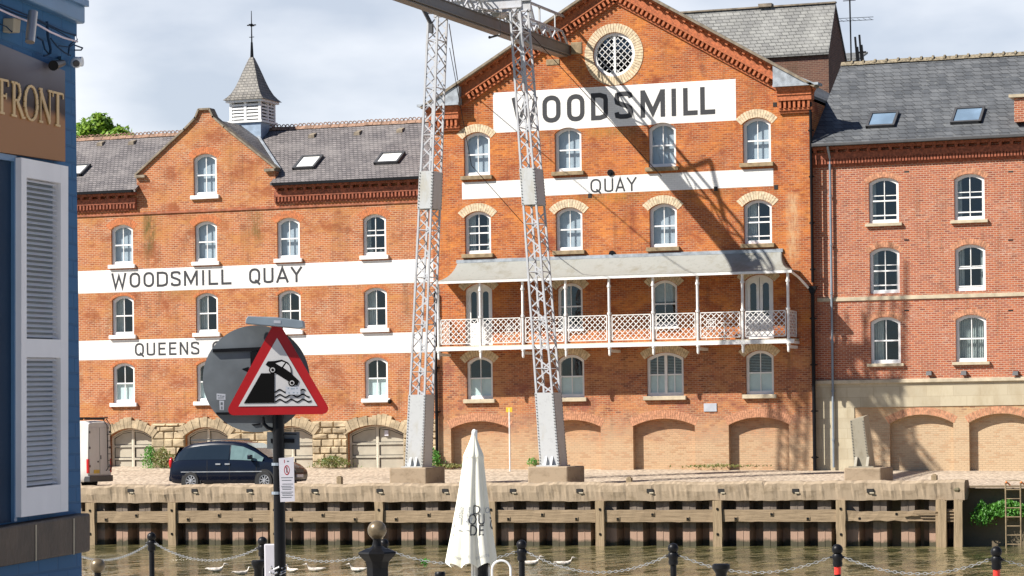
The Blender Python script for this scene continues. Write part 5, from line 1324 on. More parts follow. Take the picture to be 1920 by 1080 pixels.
# ================================================================= VEHICLES
def loft(sts, N=None):
    """stations (x, zb, zbelt, zroof, wbelt, wroof) -> closed body"""
    mb = MB(); vs = []; rings = []
    for x, zb, zbe, zr, wb_, wr_ in sts:
        ring_ = [(wb_*.90, zb), (wb_*.985, zb+.12), (wb_, (zb+zbe)*.5), (wb_*.985, zbe), (wr_*1.02, zr-.07), (wr_*.93, zr-.015), (wr_*.5, zr+.012), (0, zr+.02)]
        full = [(x, -y, z) for y, z in ring_]+[(x, y, z) for y, z in ring_[-2::-1]]
        vs += full; n = len(full)
    fs = []
    for i in range(len(sts)-1):
        for k in range(n): fs.append((i*n+k, (i+1)*n+k, (i+1)*n+(k+1) % n, i*n+(k+1) % n))
    fs += [tuple(range(n)), tuple(range((len(sts)-1)*n+n-1, (len(sts)-1)*n-1, -1))]
    mb.add(vs, fs); return mb
def interp(sts, x):
    for a, b in zip(sts[:-1], sts[1:]):
        if a[0] <= x <= b[0]:
            t = (x-a[0])/(b[0]-a[0]); return [p+(q-p)*t for p, q in zip(a, b)]
    return sts[-1]
def wheel(par, x, y, r, w_, sg):
    t_ = MB(); vs = []; n = 24
    pr = [(r*.62, -w_/2), (r*.93, -w_/2), (r, -w_*.3), (r, w_*.3), (r*.93, w_/2), (r*.62, w_/2)]
    for q, o in pr:
        for k in range(n): a_ = 2*PI*k/n; vs.append((x+q*math.cos(a_), y+o, r+q*math.sin(a_)))
    fs = [(i*n+k, i*n+(k+1) % n, ((i+1) % 6)*n+(k+1) % n, ((i+1) % 6)*n+k) for i in range(6) for k in range(n)]
    t_.add(vs, fs); wo = mk('wheel', t_, 'rubber', par, (0, 0, 0), True)
    d_ = MB(); yy = y+sg*w_*.36
    d_.prism([(x+r*.63*math.cos(2*PI*k/n), r+r*.63*math.sin(2*PI*k/n)) for k in range(n)], y+sg*w_*.22-.01, y+sg*w_*.22+.01); mk('hub_back', d_, 'rubber', wo, (0, 0, 0))
    rm = MB()
    ribbon(rm, [(x+r*.60*math.cos(2*PI*k/n), r+r*.60*math.sin(2*PI*k/n)) for k in range(n)], .035, yy-.02, yy+.02, True)
    for k in range(9): a_ = 2*PI*k/9; rm.bar((x+.03*math.cos(a_), yy, r+.03*math.sin(a_)), (x+r*.6*math.cos(a_), yy, r+r*.6*math.sin(a_)), .035, .02, up=Vector((0, 1, 0)))
    rm.prism([(x+.05*math.cos(2*PI*k/10), r+.05*math.sin(2*PI*k/10)) for k in range(10)], yy-.03, yy+.03); mk('rim', rm, 'alloy', wo, (0, 0, 0))
def part(name, mb, mat, par, smooth=False, bevel=0): return mk(name, mb, mat, par, (0, 0, 0), smooth, bevel)
CY = YQ+2.6
ca = P(318, 895, CY-.9).x; cb_ = P(543, 895, CY-.9).x
car = thing('parked_car', 'dark blue people carrier parked on the cobbled quay behind the warning sign', 'car', (ca, CY, ZQ-.18))
S = (cb_-ca)/4.9
cst = [(0.0, .42, .60, .64, .84, .66), (.06, .32, .80, .86, .90, .74), (.16, .28, .98, 1.10, .94, .80), (.34, .26, 1.03, 1.34, .96, .80), (.60, .25, 1.05, 1.55, .97, .79), (1.0, .25, 1.05, 1.67, .98, .79),
       (1.8, .25, 1.05, 1.73, .98, .79), (2.6, .25, 1.04, 1.71, .98, .78), (3.05, .25, 1.03, 1.64, .98, .77), (3.5, .25, 1.02, 1.44, .97, .76), (4.05, .25, .98, 1.10, .96, .76), (4.35, .26, .92, .99, .94, .75), (4.62, .28, .82, .90, .9, .72), (4.82, .3, .68, .76, .84, .68), (4.9, .36, .58, .62, .74, .6)]
body = loft(cst); bo = part('body', body, 'carpaint', car, True)
def sideglass(xs, t0, t1, sg, off=.012):
    mb = MB(); vs = []
    for i, x in enumerate(xs):
        st_ = interp(cst, x); zb_, zbe, zr, wb_, wr_ = st_[1:]; a_ = t0(x) if callable(t0) else t0; b2 = t1(x) if callable(t1) else t1
        for t in (a_, b2):
            y = wb_*.985+(wr_*1.02-wb_*.985)*t; z = zbe+(zr-.07-zbe)*t; vs.append((x, sg*(y+off), z))
    mb.add(vs, [(2*i, 2*i+2, 2*i+3, 2*i+1) for i in range(len(xs)-1)]); return mb
for sg in (-1, 1):
    part('window', sideglass([.30, .42, .6, .9, 1.3, 1.7, 2.1, 2.5], .06, lambda x: .90 if x > .4 else .75, sg), 'carglass', car)
    part('window', sideglass([2.56, 2.8, 3.05, 3.25, 3.5, 3.85], .06, lambda x: .90, sg), 'carglass2', car)
    mb = MB(); mb.bar((.55, sg*.985, .66), (3.85, sg*.985, .66), .02, .03); part('side_trim', mb, 'alloy', car)
    mb = MB(); mb.bar((.8, sg*.62, 1.77), (2.6, sg*.62, 1.78), .04, .05); part('roof_rail', mb, 'cartrim', car)
    mb = MB()
    for gx in (1.62, 2.53, 3.62):
        st_ = interp(cst, gx); ys = [(st_[4]*.985, .38), (st_[4]+.0, (st_[1]+st_[2])*.5), (st_[4]*.985, st_[2])]
        for (ya, za), (yb2, zb2) in zip(ys[:-1], ys[1:]): mb.bar((gx, sg*(ya+.001), za), (gx, sg*(yb2+.001), zb2), .014, .006, up=Vector((0, sg, 0)))
    part('panel_gap', mb, 'dark', car)
    for x in (1.98, 2.36): mb = MB(); mb.box(x, x+.2, sg*.99-.015, sg*.99+.015, .90, .95); part('door_handle', mb, 'alloy', car)
    mb = MB(); mb.box(3.35, 3.5, min(sg*.98, sg*1.18), max(sg*.98, sg*1.18), 1.08, 1.24); part('wing_mirror', mb, 'carpaint', car, bevel=.03)
    mb = MB(); mb.ball((.08, sg*.84, .97), .09, .10, .20, 10, 8); part('tail_light', mb, 'redlamp', car, True)
    mb = MB(); mb.ball((4.60, sg*.66, .72), .20, .17, .085, 10, 8); part('headlight', mb, 'clearlamp', car, True)
    for x in (.95, 3.95):
        a_ = MB(); a_.prism([(x+.40*math.cos(PI*k/12), .34+.40*math.sin(PI*k/12)) for k in range(13)]+[(x-.4, .2), (x+.4, .2)], sg*.90, sg*.965); part('wheel_arch', a_, 'rubber', car); wheel(car, x, sg*.905, .34, .22, sg)
mb = MB(); 
def hoodpt(x, y): st_ = interp(cst, x); return (x, y*st_[5], st_[3]+.032)
mb.add([hoodpt(3.12, -.93), hoodpt(3.12, .93), hoodpt(3.5, .95), hoodpt(4.02, .97), hoodpt(4.02, -.97), hoodpt(3.5, -.95)], [(0, 1, 2, 5), (5, 2, 3, 4)]); part('windscreen', mb, 'carglass2', car)
mb = MB(); mb.box(4.84, 4.92, -.36, .36, .60, .72)
for k in range(4): mb.box(4.9, 4.93, -.34, .34, .60+.03*k, .612+.03*k)
part('grille', mb, 'cartrim', car); mb = MB(); mb.box(4.89, 4.945, -.26, .26, .44, .54); part('number_plate', mb, 'notice', car)
mb = MB(); mb.box(-.03, .12, -.86, .86, .33, .52); part('bumper', mb, 'carpaint', car, bevel=.04)
mb = MB(); mb.add([(.13, -.7, 1.08), (.13, .7, 1.08), (.36, .66, 1.5), (.36, -.66, 1.5)], [(0, 1, 2, 3)]); mb.v = [(x-.02, y, z+.02) for x, y, z in mb.v]; part('rear_window', mb, 'carglass', car)
car.scale = (S, S, S*1.06)
# van
VY = YQ+2.9; vx = P(164, 880, VY-1.0).x
van = thing('parked_van', 'dirty white high roofed van seen from behind, half hidden by the blue corner building', 'van', (vx, VY, ZQ-.17))
vst = [(-5.4, .4, 1.0, 1.1, .92, .7), (-5.0, .3, 1.15, 1.3, .97, .8), (-4.3, .3, 1.35, 2.2, .99, .84), (-3.6, .3, 1.35, 2.6, .99, .86), (-.25, .34, 1.35, 2.68, .99, .88), (0, .36, 1.33, 2.6, .97, .86)]
part('body', loft(vst), 'vanwhite', van, True)
mb = MB(); mb.box(.002, .02, -.86, -.01, .62, 2.42); mb.box(.002, .02, .01, .86, .62, 2.42); part('rear_door', mb, 'vanwhite', van, bevel=.015)
mb = MB(); mb.box(.021, .024, -.012, .012, .62, 2.42)
for y in (-.84, .84):
    for z in (.9, 1.6, 2.2): mb.box(.02, .05, y-.03, y+.03, z, z+.09)
part('hinge', mb, 'cartrim', van); mb = MB(); mb.box(.002, .012, -.9, .9, 2.45, 2.55); part('roof_lip', mb, 'vanwhite', van)
mb = MB(); mb.box(-.2, .1, -.97, .97, .34, .58); part('bumper', mb, 'cartrim', van, bevel=.03)
for sg in (-1, 1): mb = MB(); mb.box(-.06, .03, min(sg*.86, sg*.985), max(sg*.86, sg*.985), .68, 1.22); part('tail_light', mb, 'redlamp', van, bevel=.01)
mb = MB(); mb.box(.02, .035, -.52, -.06, .66, .80); part('number_plate', mb, 'yellowplate', van)
mb = MB(); mb.box(.02, .04, -.2, -.1, 1.08, 1.14); mb.box(.02, .04, .06, .1, 1.2, 1.35); part('door_handle', mb, 'cartrim', van)
mb = MB()
for y in (.50, .80): mb.tube([(.03, y, .75), (.12, y, .85), (.10, y, 2.5), (-.1, y, 2.75)], .018, 6)
for k in range(7): mb.tube([(.11, .5, .9+.25*k), (.11, .8, .9+.25*k)], .013, 6)
part('ladder', mb, 'black', van); mb = MB()
for x in (-.2, -1.2, -2.2): mb.box(x-.03, x+.03, -.8, .8, 2.72, 2.77)
for y in (-.75, .75): mb.box(-2.4, 0, y-.02, y+.02, 2.77, 2.82)
part('roof_rack', mb, 'black', van)
for sg in (-1, 1): wheel(van, -.95, sg*.85, .36, .24, sg); wheel(van, -4.4, sg*.85, .36, .24, sg)
van.scale = (1., 1., 1.06)

# ================================================================= BLUE CORNER BUILDING
DC = 15.2; dirw = (FW*F+RT*(1950-960)).normalized(); dirw.z = 0; dirw.normalize()
C0 = PD(150, 811, DC); NW = Vector((dirw.y, -dirw.x, 0))         # outward, towards the camera's right
if NW.dot(CAM-C0) < 0: NW = -NW
def BW(px, py, off=0.):
    d = ray(px, py); o = C0+NW*off; t_ = (o-CAM).dot(NW)/d.dot(NW); return CAM+d*t_
def quadbox(mb, q4, o0, o1):      # four image corners found on the wall plane, thickness o0..o1 along the normal
    a = [BW(x, y, o1) for x, y in q4]; return mb.hexa([p-NW*(o1-o0) for p in a]+a)
bb = thing('corner_building', 'blue painted brick corner building with a pale louvred shutter in the left foreground', 'building', (C0.x, C0.y, -2.3))
EL = -420       # how far past the left edge the wall runs
w_ = MB(); a = C0.copy(); far = BW(-500, 811); top = BW(150, 38).z+.05
b2 = a-NW*4; c2 = far-NW*4
w_.hexa([(far.x, far.y, -2.3), (a.x, a.y, -2.3), (b2.x, b2.y, -2.3), (c2.x, c2.y, -2.3), (far.x, far.y, top+2), (a.x, a.y, top+.0), (b2.x, b2.y, top), (c2.x, c2.y, top+2)])
w_.v = [(x, y, z if z < 0 or True else z) for x, y, z in w_.v]
w_.build('wall', 'blue', bb)
cbx = MB(); pA, pB = BW(150, 43), BW(-300, -150)
def strip(pts, o0, o1, mb):  # pts: lower-left, lower-right, upper-right, upper-left
    return quadbox(mb, pts, o0, o1)
strip([(-120, -72), (160, 45), (160, 12), (-120, -120)], -.3, .06, cbx); cbx.build('cornice', 'blue_trim', bb, bevel=.01)
cbx = MB(); strip([(-120, -105), (167, 13), (167, 1), (-120, -122)], -.3, .085, cbx); cbx.build('cornice_cap', 'blue_trim', bb)
cbx = MB(); strip([(-120, -30), (144, 68), (144, 44), (-120, -68)], -.2, .01, cbx); cbx.build('corbel_courses', 'blue', bb)
cbx = MB(); strip([(-90, 1080), (170, 1034), (170, 962), (-90, 1003)], -.2, .075, cbx); lg_ = cbx.build('stone_ledge', 'ledge', bb, bevel=.012)
for px in (67, 138): j_ = MB(); strip([(px, 1052-(px-67)*.17), (px+2, 1052-(px-67)*.17), (px+2, 984-(px-67)*.17), (px, 984-(px-67)*.17)], .076, .078, j_); j_.build('joint', 'stone', lg_)
# window recess left of the shutter
wr_ = MB(); strip([(-60, 990), (30, 977), (30, 296), (-60, 272)], .001, .012, wr_); wo_ = wr_.build('window', 'navy', bb)
wr_ = MB(); strip([(27, 978), (32, 977), (32, 296), (27, 294)], .012, .03, wr_); wr_.build('frame', 'blue_trim', wo_)
wr_ = MB(); strip([(-60, 290), (31, 303), (31, 292), (-60, 276)], .012, .03, wr_); wr_.build('frame', 'blue_trim', wo_)
# shutter
sh = MB(); 
yT = lambda x: 295+(x-38)*.19; yB = lambda x: 970-(x-38)*.13
def yy_(x, f): return yT(x)+(yB(x)-yT(x))*f
xs0, xs1 = 40, 128
def piece(xa, xb, f0, f1, o0=.015, o1=.06): strip([(xa, yy_(xa, f1)), (xb, yy_(xb, f1)), (xb, yy_(xb, f0)), (xa, yy_(xa, f0))], o0, o1, sh)
piece(xs0, 50, 0, 1); piece(114, xs1, 0, 1); piece(50.02, 113.98, 0, .052, .016, .059); piece(50.02, 113.98, .503, .555, .016, .059); piece(50.02, 113.98, .92, 1, .016, .059)
for f0, f1, n_ in ((.052, .503, 31), (.555, .92, 26)):
    for k in range(n_):
        a_ = f0+(f1-f0)*(k+.04)/n_; b_ = f0+(f1-f0)*(k+.66)/n_
        pts = [BW(50, yy_(50, b_), .07)-NW*.07, BW(114, yy_(114, b_), .07)-NW*.07, BW(114, yy_(114, a_), .07)-NW*.07, BW(50, yy_(50, a_), .07)-NW*.07]
        lo_ = [pts[0]+NW*.056, pts[1]+NW*.056, pts[1]+NW*.047, pts[0]+NW*.047]; hi_ = [pts[3]+NW*.026, pts[2]+NW*.026, pts[2]+NW*.017, pts[3]+NW*.017]
        sh.hexa(lo_+hi_)
so_ = sh.build('shutter', 'shutter', bb)
bk = MB(); strip([(42, yy_(42, .99)), (125, yy_(125, .99)), (125, yy_(125, .01)), (42, yy_(42, .01))], .004, .014, bk); bk.build('shutter_back', 'lampgrey', so_)
# sign board with gold serif letters
sb = thing('sign_board', 'polished bronze shop sign with gold serif capitals on the blue wall', 'sign', tuple(BW(60, 200, .03)))
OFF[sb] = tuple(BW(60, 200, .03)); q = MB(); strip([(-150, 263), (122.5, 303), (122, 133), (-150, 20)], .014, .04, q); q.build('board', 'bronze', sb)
# letters given in picture coordinates on the wall plane
def SB2(mb, u0, v0, u1, v1, wd, k=0):
    a_, b_ = BW(u0, v0, .044)-NW*.044, BW(u1, v1, .044)-NW*.044; zc = Vector((0, 0, 1)); d_ = (b_-a_); L_ = d_.length; d_.normalize(); s_ = d_.cross(NW).normalized()
    mb.obox((a_+b_)/2+NW*(.044+.0006*k), d_, s_, NW, L_/2, wd/2, .003)
lt = MB()
def tp_(x): return 149+(x)*.243-.5
def bt_(x): return 211+(x)*.225
def L_(x0, f0, x1, f1, wd, k=0):
    y = lambda x, f: tp_(x)+(bt_(x)-tp_(x))*f
    SB2(lt, x0, y(x0, f0), x1, y(x1, f1), wd, k)
TH_, TN = .032, .011
L_(-58, 0, -58, 1, TH_); 
L_(3, 0, 3, 1, TH_); L_(-1, 0, 15, 0, TN, 1); L_(15, 0, 15, .17, TN, 2); L_(3, .47, 11, .47, TN, 1); L_(11, .38, 11, .56, TN, 2); L_(-1, 1, 8, 1, TN, 1)
L_(26, 0, 26, 1, TH_); L_(21, 0, 30, 0, TN, 1); L_(21, 1, 31, 1, TN, 1)
y = lambda x, f: tp_(x)+(bt_(x)-tp_(x))*f
pr_ = [(30, 0), (34, .03), (36.5, .12), (37.2, .25), (36.5, .38), (34, .48), (30, .52)]
for i in range(6): L_(*pr_[i], *pr_[i+1], TN if i in (0, 5) else .024, 1+i % 2)
L_(26, .52, 31, .52, TN, 3); L_(26, .0, 31, 0, TN, 4); L_(31, .52, 42, .99, .028, 3); L_(41, 1, 46, 1, TN, 4)
oo = [(58+11.5*math.sin(2*PI*i/20), .5-.52*math.cos(2*PI*i/20)) for i in range(20)]
for i in range(20):
    a_, b_ = oo[i], oo[(i+1) % 20]; sx_ = abs(math.sin(2*PI*(i+.5)/20)); L_(*a_, *b_, .012+.022*sx_**2, i % 2)
L_(76, 0, 76, 1, .013); L_(73, 0, 79, 0, TN, 1); L_(73, 1, 80, 1, TN, 1); L_(75, .02, 93, .98, .032, 2); L_(93, 0, 93, 1, .013, 1); L_(89.5, 0, 97, 0, TN, 3)
L_(108, 0, 108, 1, .034); L_(98.5, .0, 117.5, 0, TN, 1); L_(98.5, 0, 98.5, .15, TN, 2); L_(117.5, 0, 117.5, .15, TN, 2); L_(103.5, 1, 112.5, 1, TN, 1)
lt.build('lettering', 'gold', sb)
# fittings
def cyl(p, q, r, mat, name, lab, cat, n=16): m_ = MB(); m_.tube([p, q], r, n); return single(name, m_, mat, lab, cat, smooth=True)
cyl(BW(62, 22, .13), BW(56, 79, .13), .024, 'steelpipe', 'wall_light', 'brushed steel cylinder light on the blue wall above the shop sign', 'light')
q = MB(); pts_ = [(27, 33), (40, 36), (38, 62), (26, 60)]; quadbox(q, pts_, .0, .06); single('junction_box', q, 'stone', 'small beige junction box left of the steel cylinder light', 'box', bevel=.006)
q = MB(); a_ = BW(117, 118, .05); b_ = BW(100, 123, .10); q.tube([a_, b_], [.018, .026], 14); q.bar(BW(112, 108, .0), BW(112, 114, .06), .014); single('spotlight', q, 'black', 'black spotlight angled beside the white camera on the blue wall', 'light', smooth=True)
cmr = thing('security_camera', 'white dome security camera at the corner of the blue wall', 'camera', tuple(BW(143, 117, .05)))
a_ = BW(141, 116, .0); q = MB(); q.tube([a_, a_+NW*.04], .026, 16); q.build('bracket', 'white', cmr, smooth=True)
cc = BW(143, 117, .05); tow = (CAM-cc).normalized(); q = MB(); q.ball(cc, .030, n=18, m=12); q.build('housing', 'white', cmr, smooth=True)
q = MB(); q.tube([cc+tow*.015-UP*.004, cc+tow*.034-UP*.008], [.02, .016], 16); q.build('lens', 'cartrim', cmr, smooth=True)
q = MB()
def wirepx(pts, r, o=.05): q.tube([BW(x, y, o) for x, y in pts], r, 6)
wirepx([(0, 8), (30, 20), (62, 33), (95, 48), (120, 60), (142, 66), (145, 74), (141, 80)], .0035); wirepx([(0, 12), (30, 26), (70, 38), (105, 56), (132, 72), (140, 78)], .003)
wirepx([(70, 70), (80, 76), (84, 92), (92, 102), (82, 105)], .005); wirepx([(88, 40), (90, 70), (95, 92), (94, 100)], .007); wirepx([(95, 72), (108, 88), (120, 98), (132, 104)], .004); wirepx([(110, 86), (130, 88), (140, 82)], .003)
wirepx([(141, 85), (155, 90), (152, 94), (140, 94)], .004); wirepx([(0, 45), (12, 50), (22, 60), (26, 50)], .003); wirepx([(128, 104), (130, 85), (138, 78)], .004)
q.build('cable', 'navy', bb)
q = MB(); q.tube([BW(x, y, .07) for x, y in [(-20, 12), (0, 18), (20, 27), (42, 36), (70, 46), (95, 60), (120, 71), (145, 78)]], .0052, 6); single('light_rope', q, 'pinkrope', 'pale pink and white rope light strung along the top of the blue wall', 'rope light')

# ================================================================= ROAD SIGN (quayside warning)
DS = 20.8; SGN = -FW          # faces the photographer's side
SR, SU = RT.copy(), UP.copy()
def SP(px, py, off=0.): return PD(px, py, DS)+SGN*off
sg_ = thing('road_sign', 'red triangular quayside warning sign on a black pole with a grey round sign back behind', 'sign', (PD(523, 1000, DS).x, PD(523, 1000, DS).y, -2.3))
o_ = SP(521, 720); pole = MB(); pole.tube([(o_.x, o_.y, -2.3), (o_.x, o_.y, SP(521, 612).z)], .042, 16); pole.build('pole', 'black', sg_, smooth=True)
mx_ = lambda X_, Y_: (350+X_/3.6, 580+Y_/3.6)
K = DS/F
def loc(X_, Y_):       # crop pixels -> metres in the sign's own frame
    px, py = mx_(X_, Y_); return ((px-521)*K, -(py-720)*K)
def spoly(mb, pts, d0, d1): mb.frameprism([loc(*p) for p in pts], o_, SR, SU, SGN, d0, d1)
def roundpoly(pts, r, n=5):
    o = []; N = len(pts)
    for i in range(N):
        p = Vector(pts[i]); a_ = (Vector(pts[i-1])-p).normalized(); b_ = (Vector(pts[(i+1) % N])-p).normalized()
        h = math.acos(max(-1, min(1, a_.dot(b_))))/2; d_ = r/math.tan(h); c_ = p+(a_+b_).normalized()*(r/math.sin(h)); s0 = p+a_*d_; e0 = p+b_*d_
        a0 = math.atan2(*(s0-c_).yx); a1 = math.atan2(*(e0-c_).yx); da = (a1-a0+PI) % (2*PI)-PI
        o += [tuple(c_+Vector((math.cos(a0+da*k/n), math.sin(a0+da*k/n)))*r) for k in range(n+1)]
    return o
tri = MB(); spoly(tri, roundpoly([(618, 62), (985, 712), (258, 712)], 38), .070, .076); tp = tri.build('warning_plate', 'signred', sg_)
q = MB(); spoly(q, [(620, 195), (885, 655), (355, 653)], .0762, .079); q.build('white_face', 'signwhite', tp)
q = MB(); spoly(q, [(510, 432), (600, 432), (598, 632), (392, 632)], .0792, .082)
spoly(q, [(541, 375), (556, 352), (600, 350), (650, 342), (690, 360), (712, 395), (716, 440), (740, 462), (765, 487), (752, 517), (725, 508), (600, 428), (565, 392)], .0792, .082)
for cx_, cy_ in ((588, 410), (717, 499)): spoly(q, [(cx_+25*math.cos(2*PI*k/20), cy_+25*math.sin(2*PI*k/20)) for k in range(20)], .0826, .0835); spoly(q, [(cx_+10*math.cos(2*PI*k/14), cy_+10*math.sin(2*PI*k/14)) for k in range(14)], .0856, .0862)
def wave(y0, x0, x1):
    n_ = 44; up_ = []; dn = []
    for i in range(n_+1):
        x = x0+(x1-x0)*i/n_; y = y0+9*math.cos((x-600)/78*2*PI+PI*.15); up_.append((x, y-5)); dn.append((x, y+5))
    for i in range(n_): spoly(q, [up_[i], up_[i+1], dn[i+1], dn[i]], .0792, .0815)
wave(553, 600, 690); wave(553, 770, 805); wave(586, 600, 832); wave(619, 600, 845)
q.build('pictogram', 'signblack', tp)
q = MB(); spoly(q, [(608, 366), (650, 354), (672, 362), (650, 392)], .0826, .085); spoly(q, [(660, 396), (680, 366), (698, 380), (707, 400), (709, 430)], .0826, .085)
for cx_, cy_ in ((588, 410), (717, 499)): spoly(q, [(cx_+16*math.cos(2*PI*k/18), cy_+16*math.sin(2*PI*k/18)) for k in range(18)], .0838, .0853)
q.build('pictogram_windows', 'signwhite', tp)
q = MB(); spoly(q, [(674, 524), (774, 526), (773, 578), (676, 578)], .087, .089)
st_o = q.build('sticker', 'sticker', tp)
q = MB()
for a_ in ((688, 530, 8, 10), (745, 530, 8, 10), (692, 562, 8, 8), (722, 560, 10, 8), (748, 562, 8, 8), (708, 534, 26, 8)): spoly(q, [(a_[0], a_[1]), (a_[0]+a_[2], a_[1]), (a_[0]+a_[2], a_[1]+a_[3]), (a_[0], a_[1]+a_[3])], .0892, .0895)
q.build('sticker_marks', 'lampgrey', tp)
# round sign seen from the back, on the same pole, facing away
q = MB(); cx_, cy_, R_ = 465, 466, 362; spoly(q, [(cx_+R_*math.cos(2*PI*k/64), cy_+R_*math.sin(2*PI*k/64)) for k in range(64)], -.062, -.056); rb_ = q.build('round_sign_back', 'signgrey', sg_)
q = MB(); spoly(q, [(175, 262), (560, 250), (560, 272), (175, 284)], -.056, -.035); spoly(q, [(190, 690), (560, 694), (560, 712), (196, 706)], -.056, -.035); spoly(q, [(430, 284), (520, 280), (520, 340), (430, 380)], -.056, -.03)
spoly(q, [(368, 398), (415, 385), (412, 420)], -.056, -.05); spoly(q, [(430, 774), (490, 766), (485, 780), (440, 784)], -.056, -.05); q.build('bracket', 'black', rb_)
q = MB(); spoly(q, [(196, 562), (256, 566), (256, 606), (196, 604)], -.0555, -.053); spoly(q, [(214, 610), (246, 612), (244, 676), (216, 674)], -.0555, -.053); q.build('sticker', 'sticker', rb_)
q = MB(); spoly(q, [(180, 284), (430, 284), (430, 690), (196, 690), (150, 520)], -.0558, -.0535); q.build('back_panel', 'signgrey', rb_)
q = MB()
for a_ in ((202, 574, 12, 6), (218, 576, 12, 6), (234, 578, 14, 6), (204, 590, 40, 5), (222, 622, 14, 18), (226, 650, 8, 20)): spoly(q, [(a_[0], a_[1]), (a_[0]+a_[2], a_[1]), (a_[0]+a_[2], a_[1]+a_[3]), (a_[0], a_[1]+a_[3])], -.0528, -.0524)
q.build('sticker_marks', 'signgrey', rb_)
# lamp casing above
q = MB(); q.frameprism([loc(*p) for p in [(420, 68), (432, 50), (600, 58), (640, 62), (800, 84), (805, 128), (770, 136), (415, 98)]], o_, SR, SU, SGN, -.02, .16); la = q.build('sign_lamp', 'lampgrey', sg_, bevel=.004)
q = MB(); spoly(q, [(606, 80), (652, 82), (652, 102), (606, 100)], .1602, .162); q.build('label_plate', 'sticker', la)
q = MB(); spoly(q, [(535, 826), (755, 830), (755, 948), (533, 940)], -.052, -.044); bx_ = q.build('small_sign_back', 'signgrey', sg_); q = MB(); spoly(q, [(560, 872), (720, 876), (720, 902), (560, 900)], -.044, -.03); spoly(q, [(640, 838), (735, 842), (735, 848), (640, 846)], -.044, -.04); q.build('bracket', 'black', bx_)
q = MB(); q.tube([SP(492, 782, -.02), SP(494, 794, -.01), SP(502, 802, 0), SP(512, 806, .0)], .014, 8); q.build('conduit', 'black', sg_)
# notice
q = MB(); q.frameprism([((x-521)*K, -(y-720)*K) for x, y in ((522, 859), (550, 857), (551, 940), (524, 941))], o_, SR, SU, SGN, .048, .053); no = q.build('notice', 'notice', sg_)
def nrect(mb, x0, y0, x1, y1, d=.0535): mb.frameprism([((x-521)*K, -(y-720)*K) for x, y in ((x0, y0), (x1, y0), (x1, y1), (x0, y1))], o_, SR, SU, SGN, d-.0004, d)
q = MB()
for i, y in enumerate((895, 900, 907, 911, 914, 917, 922, 925, 928, 932)): nrect(q, 526+(i % 3), y, 548-(i % 2)*3, y+1.2)
nrect(q, 537, 864, 541, 866)
nrect(q, 535.5, 876, 538, 886); q.build('notice_text', 'signgrey', no)
q = MB(); c_ = Vector(((536.8-521)*K, -(881.5-720)*K)); N_ = 20
for k in range(N_):
    a0, a1 = 2*PI*k/N_, 2*PI*(k+1)/N_; q.frameprism([(c_.x+r*.8*math.cos(a)*K, c_.y+r*1.4*math.sin(a)*K) for r, a in ((5.2, a0), (6.6, a0), (6.6, a1), (5.2, a1))], o_, SR, SU, SGN, .0531, .0536)
q.frameprism([(c_.x-3*K, c_.y+7*K), (c_.x-2*K, c_.y+7*K), (c_.x+3.4*K, c_.y-7*K), (c_.x+2.4*K, c_.y-7*K)], o_, SR, SU, SGN, .0537, .054); nrect(q, 532, 862, 533.2, 868); q.build('notice_symbol', 'signred', no)
q = MB()
for py in (873, 927): p = SP(521, py); q.tube([p, p+Vector((0, 0, .02))], .046, 14)
q.build('clamp', 'pipegrey', sg_)
q = MB(); a_ = PD(506, 1020, DS+.2); q.obox((a_.x, a_.y, -1.6), RT, UP, FW, .04, a_.z+1.6, .02); single('white_panel', q, 'notice', 'narrow white upright panel at the foot of the sign pole', 'panel', bevel=.008)
q = MB(); 
for k in range(16): a2 = random.random()*2*PI; p = SP(521, 1068+random.uniform(-5, 14)); q.tube([p+Vector((.05*math.cos(a2), .05*math.sin(a2), 0)), p+Vector((.06*math.cos(a2+.9), .06*math.sin(a2+.9), .02))], .006, 5)
q.build('tie_wire', 'alloy', sg_)

# ================================================================= NEAR QUAY FURNITURE
ZN = -2.3
tops = [(284, 998), (492, 1006), (720, 1010), (978, 1012), (1262, 1018), (1570, 1020), (1868, 1024)]
def bollard_proto(loc):
    o = thing('bollard', '', 'bollard', loc, 'ball topped bollards along the near quay')
    H = 1.0; q = MB(); q.lathe([(.05, 0), (.05, .03), (.036, .06), (.036, H-.24), (.052, H-.23), (.056, H-.20), (.05, H-.17), (.058, H-.15), (.06, H-.11), (.05, H-.095), (.03, H-.09), (.028, H-.075)], (loc[0], loc[1], loc[2]), 16); q.build('post', 'black', o, smooth=True)
    q = MB(); q.ball((loc[0], loc[1], loc[2]+H-.045+.0), .062, n=18, m=12); q.build('ball', 'black', o, smooth=True)
    q = MB()
    for sg in (-1, 1): q.tube([(loc[0]+sg*.04, loc[1], loc[2]+H-.13), (loc[0]+sg*.085, loc[1], loc[2]+H-.13)], .014, 8)
    q.build('eyelet', 'black', o); return o
bl_pos = []
labs = ['black ball topped bollard nearest the blue corner building', 'black ball topped bollard just left of the sign pole', 'black ball topped bollard half hidden behind the big ball topped post', 'black ball topped bollard just right of the closed parasol',
        'black ball topped bollard without red band, third from the right', 'black bollard with a red band, second from the right', 'black bollard with a red band at the right edge']
proto = None
for i, (px, py) in enumerate(tops):
    hz = YH-ROLL*(px-960); D = 1.285*F/(py-hz); p = PD(px, py, D); loc_ = (p.x, p.y, p.z-1.017)
    if proto is None: proto = bollard_proto(loc_); o = proto
    else: o = dup(proto, loc_)
    o['label'] = labs[i]; bl_pos.append(Vector((loc_[0], loc_[1], loc_[2]+.87)))
    if i >= 5: q = MB(); OFF[o] = loc_; q.tube([(loc_[0], loc_[1], loc_[2]+.68), (loc_[0], loc_[1], loc_[2]+.775)], .0385, 16); q.build('red_band', 'redband', o, smooth=True)
